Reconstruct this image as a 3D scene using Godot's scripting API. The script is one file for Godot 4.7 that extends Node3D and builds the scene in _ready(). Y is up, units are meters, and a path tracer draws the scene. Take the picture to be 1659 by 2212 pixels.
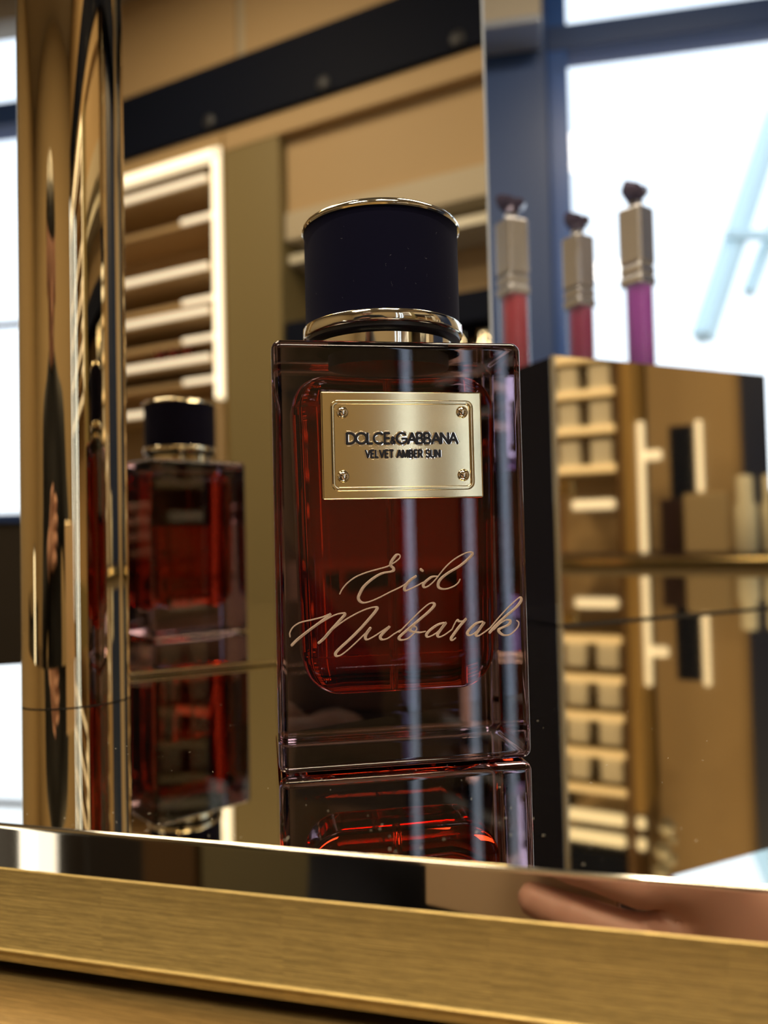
extends Node3D

# ---------------------------------------------------------------- measured frame (metres, y up, the display top is y = 0)
const EYE := 0.068
const BOTTLE_YAW := 0.1546
const MIRROR_YAW := 0.44209
const MIRROR_OFF := 0.4145
const BLOCK_OFF := 0.46127
const FLOOR_Y := -0.95
const CEIL_Y := 2.42

var mats := {}
var rng := RandomNumberGenerator.new()


# ---------------------------------------------------------------- mesh builder
class MB:
	var v := PackedVector3Array()
	var n := PackedVector3Array()
	var uv := PackedVector2Array()

	func tri(a: Vector3, b: Vector3, c: Vector3, na: Vector3, nb: Vector3, nc: Vector3, ua := Vector2.ZERO, ub := Vector2.ZERO, uc := Vector2.ZERO) -> void:
		var g := (b - a).cross(c - a)
		if g.length_squared() < 1e-24:
			return
		if g.dot(na + nb + nc) > 0.0:
			v.append_array([a, c, b]); n.append_array([na, nc, nb]); uv.append_array([ua, uc, ub])
		else:
			v.append_array([a, b, c]); n.append_array([na, nb, nc]); uv.append_array([ua, ub, uc])

	func quad(a: Vector3, b: Vector3, c: Vector3, d: Vector3, nn: Vector3, ua := Vector2(0, 0), ub := Vector2(1, 0), uc := Vector2(1, 1), ud := Vector2(0, 1)) -> void:
		tri(a, b, c, nn, nn, nn, ua, ub, uc)
		tri(a, c, d, nn, nn, nn, ua, uc, ud)

	func quad_s(p: Array, q: Array) -> void:   # p: four points, q: four normals
		tri(p[0], p[1], p[2], q[0], q[1], q[2])
		tri(p[0], p[2], p[3], q[0], q[2], q[3])

	func box(lo: Vector3, hi: Vector3) -> void:
		for ax in 3:
			for s in [0, 1]:
				var nn := Vector3.ZERO
				nn[ax] = 1.0 if s == 1 else -1.0
				var i := (ax + 1) % 3
				var j := (ax + 2) % 3
				var p := []
				for k in [[0, 0], [1, 0], [1, 1], [0, 1]]:
					var w := Vector3.ZERO
					w[ax] = hi[ax] if s == 1 else lo[ax]
					w[i] = hi[i] if k[0] == 1 else lo[i]
					w[j] = hi[j] if k[1] == 1 else lo[j]
					p.append(w)
				quad(p[0], p[1], p[2], p[3], nn)

	func rbox(lo: Vector3, hi: Vector3, r: float, seg := 4, warp = null) -> void:
		var c := (lo + hi) * 0.5
		var h := (hi - lo) * 0.5
		r = minf(r, minf(h.x, minf(h.y, h.z)) * 0.999)
		var inner := h - Vector3(r, r, r)
		var lists := []
		for ax in 3:
			var l := []
			for k in range(seg + 1):
				l.append(-h[ax] + r * (1.0 - tan(PI / 4 * (1.0 - float(k) / seg))))
			var mid := 1 if warp == null else 12
			for k in range(1, mid):
				l.append(-inner[ax] + 2.0 * inner[ax] * k / mid)
			for k in range(seg + 1):
				l.append(h[ax] - r * (1.0 - tan(PI / 4 * float(k) / seg)))
			lists.append(l)
		for ax in 3:
			var i := (ax + 1) % 3
			var j := (ax + 2) % 3
			for s in [-1.0, 1.0]:
				var pts := []
				for a in lists[i]:
					var row := []
					for b in lists[j]:
						var q := Vector3.ZERO
						q[ax] = h[ax] * s; q[i] = a; q[j] = b
						var e := q.clamp(-inner, inner)
						var d := (q - e).normalized()
						var pos := c + e + d * r
						if warp != null:
							pos = warp.call(pos)
						row.append([pos, d])
					pts.append(row)
				for a in range(pts.size() - 1):
					for b in range(pts[0].size() - 1):
						quad_s([pts[a][b][0], pts[a + 1][b][0], pts[a + 1][b + 1][0], pts[a][b + 1][0]], [pts[a][b][1], pts[a + 1][b][1], pts[a + 1][b + 1][1], pts[a][b + 1][1]])

	# profile: Vector2(radius, y) from bottom to top; sharp where the turn is over 40 degrees
	func lathe(prof: Array, seg := 48, at := Vector3.ZERO, squash := 1.0) -> void:
		var m := prof.size()
		var fn := []
		for k in range(m - 1):
			var d: Vector2 = prof[k + 1] - prof[k]
			fn.append(Vector2(d.y, -d.x).normalized())
		for k in range(m - 1):
			var n0: Vector2 = fn[k]
			var n1: Vector2 = fn[k]
			if k > 0 and fn[k - 1].dot(fn[k]) > 0.76:
				n0 = (fn[k - 1] + fn[k]).normalized()
			if k < m - 2 and fn[k + 1].dot(fn[k]) > 0.76:
				n1 = (fn[k + 1] + fn[k]).normalized()
			for s in seg:
				var a0 := TAU * s / seg
				var a1 := TAU * (s + 1) / seg
				var e0 := Vector3(cos(a0), 0, sin(a0) * squash)
				var e1 := Vector3(cos(a1), 0, sin(a1) * squash)
				var m0 := Vector3(cos(a0), 0, sin(a0) / squash).normalized()
				var m1 := Vector3(cos(a1), 0, sin(a1) / squash).normalized()
				var p: Vector2 = prof[k]
				var q: Vector2 = prof[k + 1]
				var up := Vector3.UP
				quad_s([at + e0 * p.x + up * p.y, at + e1 * p.x + up * p.y, at + e1 * q.x + up * q.y, at + e0 * q.x + up * q.y],
					[m0 * n0.x + up * n0.y, m1 * n0.x + up * n0.y, m1 * n1.x + up * n1.y, m0 * n1.x + up * n1.y])

	# a sheet swept along a horizontal path: path of Vector3 with outward horizontal normals; profile of Vector2(outward, y)
	func sweep(path: Array, outs: Array, prof: Array, vscale := 1.0) -> void:
		var m := prof.size()
		var fn := []
		var len := [0.0]
		for k in range(m - 1):
			var d: Vector2 = prof[k + 1] - prof[k]
			fn.append(Vector2(-d.y, d.x).normalized())
			len.append(len[k] + d.length())
		var run := 0.0
		for i in range(path.size() - 1):
			var step: float = path[i].distance_to(path[i + 1])
			for k in range(m - 1):
				var n0: Vector2 = fn[k]
				var n1: Vector2 = fn[k]
				if k > 0 and fn[k - 1].dot(fn[k]) > 0.76:
					n0 = (fn[k - 1] + fn[k]).normalized()
				if k < m - 2 and fn[k + 1].dot(fn[k]) > 0.76:
					n1 = (fn[k + 1] + fn[k]).normalized()
				var p: Vector2 = prof[k]
				var q: Vector2 = prof[k + 1]
				var A: Vector3 = path[i] + outs[i] * p.x + Vector3.UP * p.y
				var B: Vector3 = path[i + 1] + outs[i + 1] * p.x + Vector3.UP * p.y
				var C: Vector3 = path[i + 1] + outs[i + 1] * q.x + Vector3.UP * q.y
				var D: Vector3 = path[i] + outs[i] * q.x + Vector3.UP * q.y
				var na: Vector3 = outs[i] * n0.x + Vector3.UP * n0.y
				var nb: Vector3 = outs[i + 1] * n0.x + Vector3.UP * n0.y
				var nc: Vector3 = outs[i + 1] * n1.x + Vector3.UP * n1.y
				var nd: Vector3 = outs[i] * n1.x + Vector3.UP * n1.y
				var ua := Vector2(run, len[k]) * vscale
				var ub := Vector2(run + step, len[k]) * vscale
				var uc := Vector2(run + step, len[k + 1]) * vscale
				var ud := Vector2(run, len[k + 1]) * vscale
				tri(A, B, C, na, nb, nc, ua, ub, uc)
				tri(A, C, D, na, nc, nd, ua, uc, ud)
			run += step

	# polygon (x, z) filled flat at height y, facing up or down
	func cap(poly: PackedVector2Array, y: float, up: bool) -> void:
		var ids := Geometry2D.triangulate_polygon(poly)
		var nn := Vector3.UP if up else Vector3.DOWN
		for k in range(0, ids.size(), 3):
			var a := poly[ids[k]]
			var b := poly[ids[k + 1]]
			var c := poly[ids[k + 2]]
			tri(Vector3(a.x, y, a.y), Vector3(b.x, y, b.y), Vector3(c.x, y, c.y), nn, nn, nn)

	# a raised stroke on the local xy plane: pts with half widths; rounded bead of height hgt above z0
	func stroke(pts: Array, wid: Array, z0: float, hgt: float, flat := false) -> void:
		var m := pts.size()
		if m < 2:
			return
		var left := []
		var right := []
		var side := []
		for k in m:
			var d: Vector2 = (pts[mini(k + 1, m - 1)] - pts[maxi(k - 1, 0)]).normalized()
			var s := Vector2(-d.y, d.x)
			side.append(s)
			left.append(pts[k] + s * wid[k])
			right.append(pts[k] - s * wid[k])
		var prof := [[1.0, 0.0, 1.0], [0.92, 0.75, 0.7], [0.6, 1.0, 0.25], [-0.6, 1.0, -0.25], [-0.92, 0.75, -0.7], [-1.0, 0.0, -1.0]]
		if flat:
			prof = [[1.0, 0.0, 1.0], [1.0, 0.8, 0.8], [0.85, 1.0, 0.05], [-0.85, 1.0, -0.05], [-1.0, 0.8, -0.8], [-1.0, 0.0, -1.0]]
		for k in range(m - 1):
			for j in range(prof.size() - 1):
				var P := []
				var N := []
				for e in [[k, j], [k + 1, j], [k + 1, j + 1], [k, j + 1]]:
					var q: Vector2 = pts[e[0]] + side[e[0]] * wid[e[0]] * prof[e[1]][0]
					P.append(Vector3(q.x, q.y, z0 + hgt * prof[e[1]][1]))
					var t: float = prof[e[1]][2]
					N.append(Vector3(side[e[0]].x * t, side[e[0]].y * t, sqrt(maxf(0.02, 1.0 - t * t))).normalized())
				quad_s(P, N)
		for k in [0, m - 1]:   # round the ends
			var dir: Vector2 = (pts[0] - pts[1]).normalized() if k == 0 else (pts[m - 1] - pts[m - 2]).normalized()
			var base := Vector3(pts[k].x, pts[k].y, z0 + hgt)
			for j in 6:
				var a0 := -PI / 2 + PI * j / 6
				var a1 := -PI / 2 + PI * (j + 1) / 6
				var e0: Vector2 = pts[k] + dir.rotated(a0) * wid[k]
				var e1: Vector2 = pts[k] + dir.rotated(a1) * wid[k]
				var n0 := Vector3(dir.rotated(a0).x, dir.rotated(a0).y, 0.5).normalized()
				var n1 := Vector3(dir.rotated(a1).x, dir.rotated(a1).y, 0.5).normalized()
				tri(base, Vector3(e0.x, e0.y, z0), Vector3(e1.x, e1.y, z0), Vector3(0, 0, 1), n0, n1)

	func mesh() -> ArrayMesh:
		var a := []
		a.resize(Mesh.ARRAY_MAX)
		a[Mesh.ARRAY_VERTEX] = v
		a[Mesh.ARRAY_NORMAL] = n
		a[Mesh.ARRAY_TEX_UV] = uv
		var m := ArrayMesh.new()
		m.add_surface_from_arrays(Mesh.PRIMITIVE_TRIANGLES, a)
		return m


# ---------------------------------------------------------------- naming helpers
var used := {}

func numbered(called: String) -> String:
	if not used.has(called):
		used[called] = 0
		return called
	used[called] += 1
	return "%s_%03d" % [called, used[called]]

func tag(o: Node3D, label: String, category: String, group := "") -> void:
	o.set_meta("label", label)
	o.set_meta("category", category)
	if group != "":
		o.set_meta("group", group)

func thing(called: String, label: String, category: String, at := Vector3.ZERO, turn := 0.0, group := "") -> Node3D:
	var o := Node3D.new()
	o.name = numbered(called)
	add_child(o)
	o.position = at
	o.rotation.y = turn
	tag(o, label, category, group)
	return o

func obj(called: String, mb, m: Material, parent: Node = null, label := "") -> MeshInstance3D:
	var o := MeshInstance3D.new()
	o.mesh = mb.mesh() if mb is MB else mb
	o.material_override = m
	if parent == null:
		o.name = numbered(called)
		add_child(o)
	else:
		o.name = called
		parent.add_child(o, true)
	if label != "":
		o.set_meta("label", label)
	return o

func struct(called: String, mb, m: Material, parent: Node = null) -> MeshInstance3D:
	var o := obj(called, mb, m, parent)
	if parent == null:
		o.set_meta("kind", "structure")
	return o

func boxm(lo: Vector3, hi: Vector3, r := 0.0) -> MB:
	var b := MB.new()
	var a := lo.min(hi)
	var c := lo.max(hi)
	if r > 0.0:
		b.rbox(a, c, r, 3)
	else:
		b.box(a, c)
	return b


# ---------------------------------------------------------------- materials
func lin(r: float, g: float, b: float, a := 1.0) -> Color:
	var c := Color(r, g, b).linear_to_srgb()
	c.a = a
	return c

func mat(col: Color, rough := 0.5, metal := 0.0) -> StandardMaterial3D:
	var m := StandardMaterial3D.new()
	m.albedo_color = col
	m.roughness = rough
	m.metallic = metal
	return m

func glow(col: Color, power: float) -> StandardMaterial3D:
	var m := mat(Color(0.9, 0.9, 0.9), 0.5)
	m.emission_enabled = true
	m.emission = col
	m.emission_energy_multiplier = power
	return m

func glass(col: Color, through := 0.0, bend := 0.05, rough := 0.0) -> StandardMaterial3D:
	var m := mat(Color(col.r, col.g, col.b, through), rough)
	m.refraction_enabled = true
	m.refraction_scale = bend
	m.transparency = BaseMaterial3D.TRANSPARENCY_ALPHA
	return m

func streak_image(w: int, h: int, lo: float, hi: float, run: int, sd: int) -> Image:
	var im := Image.create(w, h, false, Image.FORMAT_L8)
	var r := RandomNumberGenerator.new()
	r.seed = sd
	for y in h:
		var row := r.randf_range(lo, hi)
		var x := 0
		var cur := row
		while x < w:
			var n := r.randi_range(run / 4, run)
			var t := clampf(row * 0.45 + r.randf_range(lo, hi) * 0.55, 0.0, 1.0)
			for k in n:
				if x >= w:
					break
				cur = lerpf(cur, t, 0.12)
				im.set_pixel(x, y, Color(cur, cur, cur))
				x += 1
	return im

func make_materials() -> void:
	mats.gold_polished = mat(lin(0.90, 0.72, 0.42), 0.03, 1.0)
	mats.gold_trim = mat(lin(0.88, 0.74, 0.42), 0.12, 1.0)
	mats.gold_pale = mat(lin(0.93, 0.89, 0.74), 0.07, 1.0)
	mats.plate = mat(lin(0.88, 0.74, 0.43), 0.11, 1.0)
	mats.rivet = mat(lin(0.90, 0.82, 0.66), 0.04, 1.0)
	mats.table_mirror = mat(lin(0.80, 0.77, 0.70), 0.012, 1.0)
	mats.mirror = mat(lin(0.88, 0.80, 0.64), 0.01, 1.0)
	mats.block_mirror = mat(lin(0.88, 0.72, 0.44), 0.03, 1.0)
	mats.fascia = mat(lin(0.80, 0.73, 0.62), 0.03, 1.0)
	var im := streak_image(1024, 1024, 0.45, 1.0, 170, 7)
	var tex := ImageTexture.create_from_image(im)
	mats.brushed = mat(lin(0.98, 0.70, 0.24), 0.46, 0.5)
	mats.brushed.albedo_texture = tex
	mats.brushed.heightmap_enabled = true
	mats.brushed.heightmap_texture = tex
	mats.brushed.heightmap_scale = 0.004
	mats.brushed.anisotropy_enabled = true
	mats.brushed.anisotropy = 0.6
	mats.brushed_shaded = mats.brushed.duplicate()
	mats.brushed_shaded.albedo_color = lin(0.62, 0.40, 0.14)  # shaded copy of the brushed gold: shadow on the ledge put into colour
	mats.velvet = mat(lin(0.006, 0.006, 0.018), 0.95)
	mats.velvet.rim_enabled = true
	mats.velvet.rim = 0.35
	mats.velvet.rim_tint = 0.6
	mats.velvet.metallic_specular = 0.1
	mats.black_gloss = mat(lin(0.005, 0.005, 0.010), 0.08)
	mats.black_gloss.metallic_specular = 0.28
	mats.black_print = mat(lin(0.008, 0.008, 0.012), 0.35)
	mats.dark_gap = mat(lin(0.012, 0.010, 0.008), 0.6)
	mats.glass = glass(lin(0.23, 0.165, 0.25), 0.0, 0.05)
	mats.perfume = glass(lin(0.98, 0.085, 0.018), 0.0, 0.03)
	mats.tube = glass(lin(0.95, 0.85, 0.8), 0.0, 0.05)
	mats.engraving = mat(lin(0.78, 0.60, 0.48), 0.5, 0.2)
	var grit := NoiseTexture2D.new()
	var fn := FastNoiseLite.new()
	fn.seed = 5
	fn.frequency = 0.09
	grit.noise = fn
	grit.width = 256
	grit.height = 256
	grit.seamless = true
	var ramp := Gradient.new()
	ramp.set_color(0, Color(0.55, 0.52, 0.50))
	ramp.set_color(1, Color(1.0, 1.0, 1.0))
	grit.color_ramp = ramp
	mats.engraving.albedo_texture = grit
	mats.engraving.uv1_triplanar = true
	mats.engraving.uv1_scale = Vector3(160, 160, 160)
	mats.lint = mat(lin(0.30, 0.30, 0.36), 0.9)
	mats.flare_navy_frame = mat(lin(0.030, 0.075, 0.23), 0.35)  # lens flare haze put into the colour of frames and pier
	mats.flare_blue_frame = mat(lin(0.035, 0.13, 0.48), 0.3)  # stronger flare blue painted into the right window's uprights
	mats.pale_edge = mat(lin(0.55, 0.62, 0.75), 0.2, 0.3)
	mats.pane = mat(Color(0.9, 0.95, 1.0, 0.05), 0.02)
	mats.pane.transparency = BaseMaterial3D.TRANSPARENCY_ALPHA
	mats.wall = mat(lin(0.42, 0.31, 0.17), 0.7)
	mats.wall_tan = mat(lin(0.50, 0.36, 0.20), 0.6)
	mats.olive = mat(lin(0.24, 0.19, 0.085), 0.5)
	mats.orange_edge = mat(lin(0.42, 0.26, 0.08), 0.5)
	mats.grey_band = mat(lin(0.52, 0.46, 0.36), 0.5)
	mats.navy_black = mat(lin(0.006, 0.009, 0.022), 0.6)
	mats.navy_black.metallic_specular = 0.18
	mats.stud = mat(lin(0.05, 0.055, 0.07), 0.5, 0.6)
	mats.navy_panel = mat(lin(0.010, 0.022, 0.075), 0.4)
	mats.floor = mat(lin(0.055, 0.045, 0.035), 0.4)
	mats.ceiling = mat(lin(0.42, 0.38, 0.32), 0.8)
	mats.led = glow(lin(1.0, 0.90, 0.70), 0.95)
	mats.led_pink = glow(lin(1.0, 0.88, 0.72), 0.85)
	mats.led_gold = glow(lin(1.0, 0.66, 0.26), 0.62)
	mats.led_blue = glow(lin(0.62, 0.76, 1.0), 2.7)
	mats.panel_glow = glow(lin(1.0, 0.86, 0.66), 3.0)
	mats.white_box = mat(lin(0.80, 0.76, 0.68), 0.5)
	mats.cream = mat(lin(0.74, 0.72, 0.62), 0.25)
	mats.beige = mat(lin(0.40, 0.31, 0.19), 0.5)
	mats.plum = mat(lin(0.020, 0.006, 0.012), 0.4)
	mats.dark_brown = mat(lin(0.035, 0.026, 0.018), 0.4)
	mats.brown = mat(lin(0.14, 0.07, 0.022), 0.5)
	mats.lower_tan = mat(lin(0.32, 0.19, 0.09), 0.5)
	mats.dark_red = mat(lin(0.10, 0.012, 0.01), 0.2)
	mats.silver_gold = mat(lin(0.82, 0.82, 0.84), 0.16, 1.0)
	mats.satin_silver = mat(lin(0.86, 0.86, 0.88), 0.24, 0.9)
	mats.crystal = mat(lin(0.10, 0.085, 0.14), 0.1, 0.4)
	mats.gloss_red = mat(lin(0.62, 0.070, 0.095), 0.25)
	mats.gloss_red.backlight_enabled = true
	mats.gloss_red.backlight = lin(0.7, 0.10, 0.13)
	mats.gloss_plum = mat(lin(0.45, 0.040, 0.13), 0.25)
	mats.gloss_plum.backlight_enabled = true
	mats.gloss_plum.backlight = lin(0.6, 0.05, 0.2)
	mats.gloss_violet = mat(lin(0.42, 0.065, 0.46), 0.25)
	mats.gloss_violet.backlight_enabled = true
	mats.gloss_violet.backlight = lin(0.6, 0.09, 0.7)
	mats.clear = mat(Color(0.85, 0.88, 1.0, 0.06), 0.05)
	mats.clear.transparency = BaseMaterial3D.TRANSPARENCY_ALPHA
	mats.steel_cyan = mat(lin(0.58, 0.76, 0.80), 0.6)
	mats.dust = mat(lin(0.6, 0.55, 0.45), 0.9)
	mats.phone_back = mat(lin(0.55, 0.40, 0.25), 0.55)
	mats.phone_edge = mat(lin(0.75, 0.70, 0.62), 0.15, 1.0)
	mats.skin = mat(lin(0.60, 0.33, 0.25), 0.45)
	mats.skin.subsurf_scatter_enabled = true
	mats.skin.subsurf_scatter_strength = 0.12
	mats.cloth_black = mat(lin(0.012, 0.012, 0.015), 0.85)
	mats.cloth_navy = mat(lin(0.014, 0.016, 0.024), 0.85)
	mats.hair = mat(lin(0.012, 0.008, 0.006), 0.4)
	mats.lens = mat(lin(0.01, 0.01, 0.012), 0.05)


# ---------------------------------------------------------------- frames
func edge_depth(x: float) -> float:   # the display's front edge, slightly bowed
	return 0.16789 - 0.25513 * x + 0.08 * (x - 0.02) * (x - 0.02)

func wall_frame() -> Transform3D:     # the shop's right-hand wall: local x = -s, z = into the room
	return Transform3D(Basis(Vector3.UP, -1.7839), Vector3(1.5684, 0, 1.9525))

func on_wall(o: Node3D) -> void:
	o.transform = wall_frame()

func wbox(s0: float, s1: float, h0: float, h1: float, z0: float, z1: float, r := 0.0) -> MB:
	return boxm(Vector3(-s1, h0, z0), Vector3(-s0, h1, z1), r)

func mirror_frame(off: float) -> Transform3D:
	var b := Basis(Vector3.UP, MIRROR_YAW)
	return Transform3D(b, Vector3(-sin(MIRROR_YAW) * off, 0, -cos(MIRROR_YAW) * off))

func window_frame_at() -> Transform3D:
	return Transform3D(Basis(Vector3.UP, -0.1831), Vector3(0, 0, -3.0))


func _ready() -> void:
	rng.seed = 11
	# ------------------------------------------------ camera, sky, lights, exposure
	var cam := Camera3D.new()
	cam.name = "camera"
	add_child(cam)
	var attr := CameraAttributesPhysical.new()
	attr.frustum_focal_length = 18.278
	attr.exposure_aperture = 5.4
	attr.frustum_focus_distance = 0.232
	attr.frustum_near = 0.01
	attr.frustum_far = 200.0
	cam.attributes = attr
	cam.fov = 66.55
	cam.near = 0.01
	cam.far = 200.0
	cam.position = Vector3(0, EYE, 0)
	var pitch := 0.03219
	var roll := 0.02322
	var fw := Vector3(0, sin(pitch), -cos(pitch))
	var up := Vector3(0, cos(pitch), sin(pitch))
	var rt := Vector3.RIGHT
	var r2 := rt * cos(roll) - up * sin(roll)
	var u2 := rt * sin(roll) + up * cos(roll)
	cam.basis = Basis(r2, u2, -fw)
	cam.current = true

	var we := WorldEnvironment.new()
	we.name = "environment"
	var env := Environment.new()
	env.background_mode = Environment.BG_SKY
	var sky := Sky.new()
	var sm := ProceduralSkyMaterial.new()
	sm.sky_top_color = lin(0.74, 0.86, 1.0)
	sm.sky_horizon_color = lin(0.88, 0.95, 1.0)
	sm.ground_bottom_color = lin(0.45, 0.47, 0.5)
	sm.ground_horizon_color = lin(0.70, 0.76, 0.82)
	sm.sky_energy_multiplier = 1.35
	sm.ground_energy_multiplier = 1.1
	sky.sky_material = sm
	env.sky = sky
	env.tonemap_mode = Environment.TONE_MAPPER_LINEAR
	env.tonemap_exposure = 1.0
	env.sdfgi_enabled = true
	env.ssao_enabled = true
	env.ssil_enabled = true
	we.environment = env
	add_child(we)

	make_materials()
	for p in [Vector3(0.35, CEIL_Y, 1.3), Vector3(-1.2, CEIL_Y, 1.3), Vector3(-1.0, CEIL_Y, -0.9), Vector3(0.9, CEIL_Y, -1.0)]:
		ceiling_light(p)

	added_spotlight()
	build_room()
	build_windows()
	build_shop_wall()
	build_display()
	build_mirror()
	build_block()
	build_post()
	build_bottle()
	build_glosses()
	build_back_room()
	build_phone()
	build_person()


func ceiling_light(p: Vector3) -> void:
	var where := "near the windows" if p.z < 0 else "at the back of the shop"
	var side := "over the lit shelves" if p.x > 0 else "on the open side"
	var t := thing("ceiling_light", "warm ceiling light %s, %s" % [where, side], "ceiling light", p, 0.0, "ceiling lights")
	obj("frame", boxm(Vector3(-0.55, -0.03, -0.3), Vector3(0.55, 0.0, 0.3), 0.008), mats.grey_band, t)
	obj("diffuser", boxm(Vector3(-0.5, -0.036, -0.25), Vector3(0.5, -0.028, 0.25)), mats.panel_glow, t)
	var l := AreaLight3D.new()
	l.name = "lamp"
	l.area_size = Vector2(1.0, 0.5)
	l.area_normalize_energy = false
	l.light_color = lin(1.0, 0.84, 0.62)
	l.light_energy = 5.2
	l.shadow_enabled = true
	l.area_range = 12.0
	l.rotation.x = -PI / 2
	l.position = Vector3(0, -0.04, 0)
	t.add_child(l)


func added_spotlight() -> void:  # added lamp, not seen: put in to brighten the brushed gold band
	var from := Vector3(0.05, CEIL_Y - 0.12, 0.55)
	var t := thing("added_spotlight", "added unseen ceiling spot lamp that brightens the gold display band", "added_spotlight", from)
	obj("stem", boxm(Vector3(-0.008, 0.03, -0.008), Vector3(0.008, 0.12, 0.008)), mats.black_print, t)
	var b := MB.new()
	b.lathe([Vector2(0.0, -0.045), Vector2(0.034, -0.045), Vector2(0.036, -0.05), Vector2(0.036, 0.05), Vector2(0.03, 0.06), Vector2(0.0, 0.062)], 28)
	var head := obj("head", b, mats.black_print, t)
	b = MB.new()
	b.lathe([Vector2(0.0, -0.049), Vector2(0.031, -0.049), Vector2(0.031, -0.046), Vector2(0.0, -0.046)], 24)
	obj("lens", b, glow(lin(1.0, 0.86, 0.62), 6.0), head)
	var aim := (Vector3(0.02, -0.02, -0.16) - from).normalized()
	head.basis = Basis.looking_at(aim, Vector3.FORWARD) * Basis(Vector3.RIGHT, PI / 2)
	var l := SpotLight3D.new()
	l.name = "lamp"
	l.light_color = lin(1.0, 0.85, 0.60)
	l.light_energy = 3.4
	l.light_size = 0.03
	l.spot_angle = 24.0
	l.spot_attenuation = 2.0
	l.spot_range = 8.0
	l.shadow_enabled = true
	t.add_child(l)
	l.position = aim * 0.056
	l.basis = Basis.looking_at(aim, Vector3.FORWARD)

func strip_lamp(t: Node3D, at: Vector3, size: Vector2, col: Color, power: float, turn: float) -> void:
	var l := AreaLight3D.new()
	l.name = "lamp"
	l.area_size = size
	l.area_normalize_energy = false
	l.light_color = col
	l.light_energy = power / PI
	l.area_range = 9.0
	l.shadow_enabled = true
	l.position = at
	l.rotation.y = turn
	t.add_child(l)

func slab(plan: PackedVector2Array, y0: float, y1: float) -> MB:
	var b := MB.new()
	b.cap(plan, y1, true)
	b.cap(plan, y0, false)
	var mid := Vector2.ZERO
	for p in plan:
		mid += p / plan.size()
	for k in plan.size():
		var p := plan[k]
		var q := plan[(k + 1) % plan.size()]
		var e := (q - p).orthogonal().normalized()
		if e.dot((p + q) * 0.5 - mid) < 0.0:
			e = -e
		b.quad(Vector3(p.x, y0, p.y), Vector3(q.x, y0, q.y), Vector3(q.x, y1, q.y), Vector3(p.x, y1, p.y), Vector3(e.x, 0, e.y))
	return b

func build_room() -> void:
	var plan := PackedVector2Array([Vector2(-3.4, 3.3), Vector2(3.8, 3.3), Vector2(3.8, -2.42), Vector2(-3.4, -3.76)])
	struct("floor", slab(plan, FLOOR_Y - 0.1, FLOOR_Y), mats.floor)
	struct("ceiling", slab(plan, CEIL_Y, CEIL_Y + 0.1), mats.ceiling)
	var b: MB
	b = MB.new()
	b.box(Vector3(-3.2, FLOOR_Y, -3.7), Vector3(-3.05, CEIL_Y, 3.2))
	struct("wall_left", b, mats.wall)
	b = MB.new()
	b.box(Vector3(-3.2, FLOOR_Y, 3.05), Vector3(3.6, CEIL_Y, 3.2))
	struct("wall_back", b, mats.wall)
	var w := struct("wall_right", wbox(-1.8, 5.6, FLOOR_Y, CEIL_Y, -0.42, -0.30), mats.wall_tan)
	on_wall(w)


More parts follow.
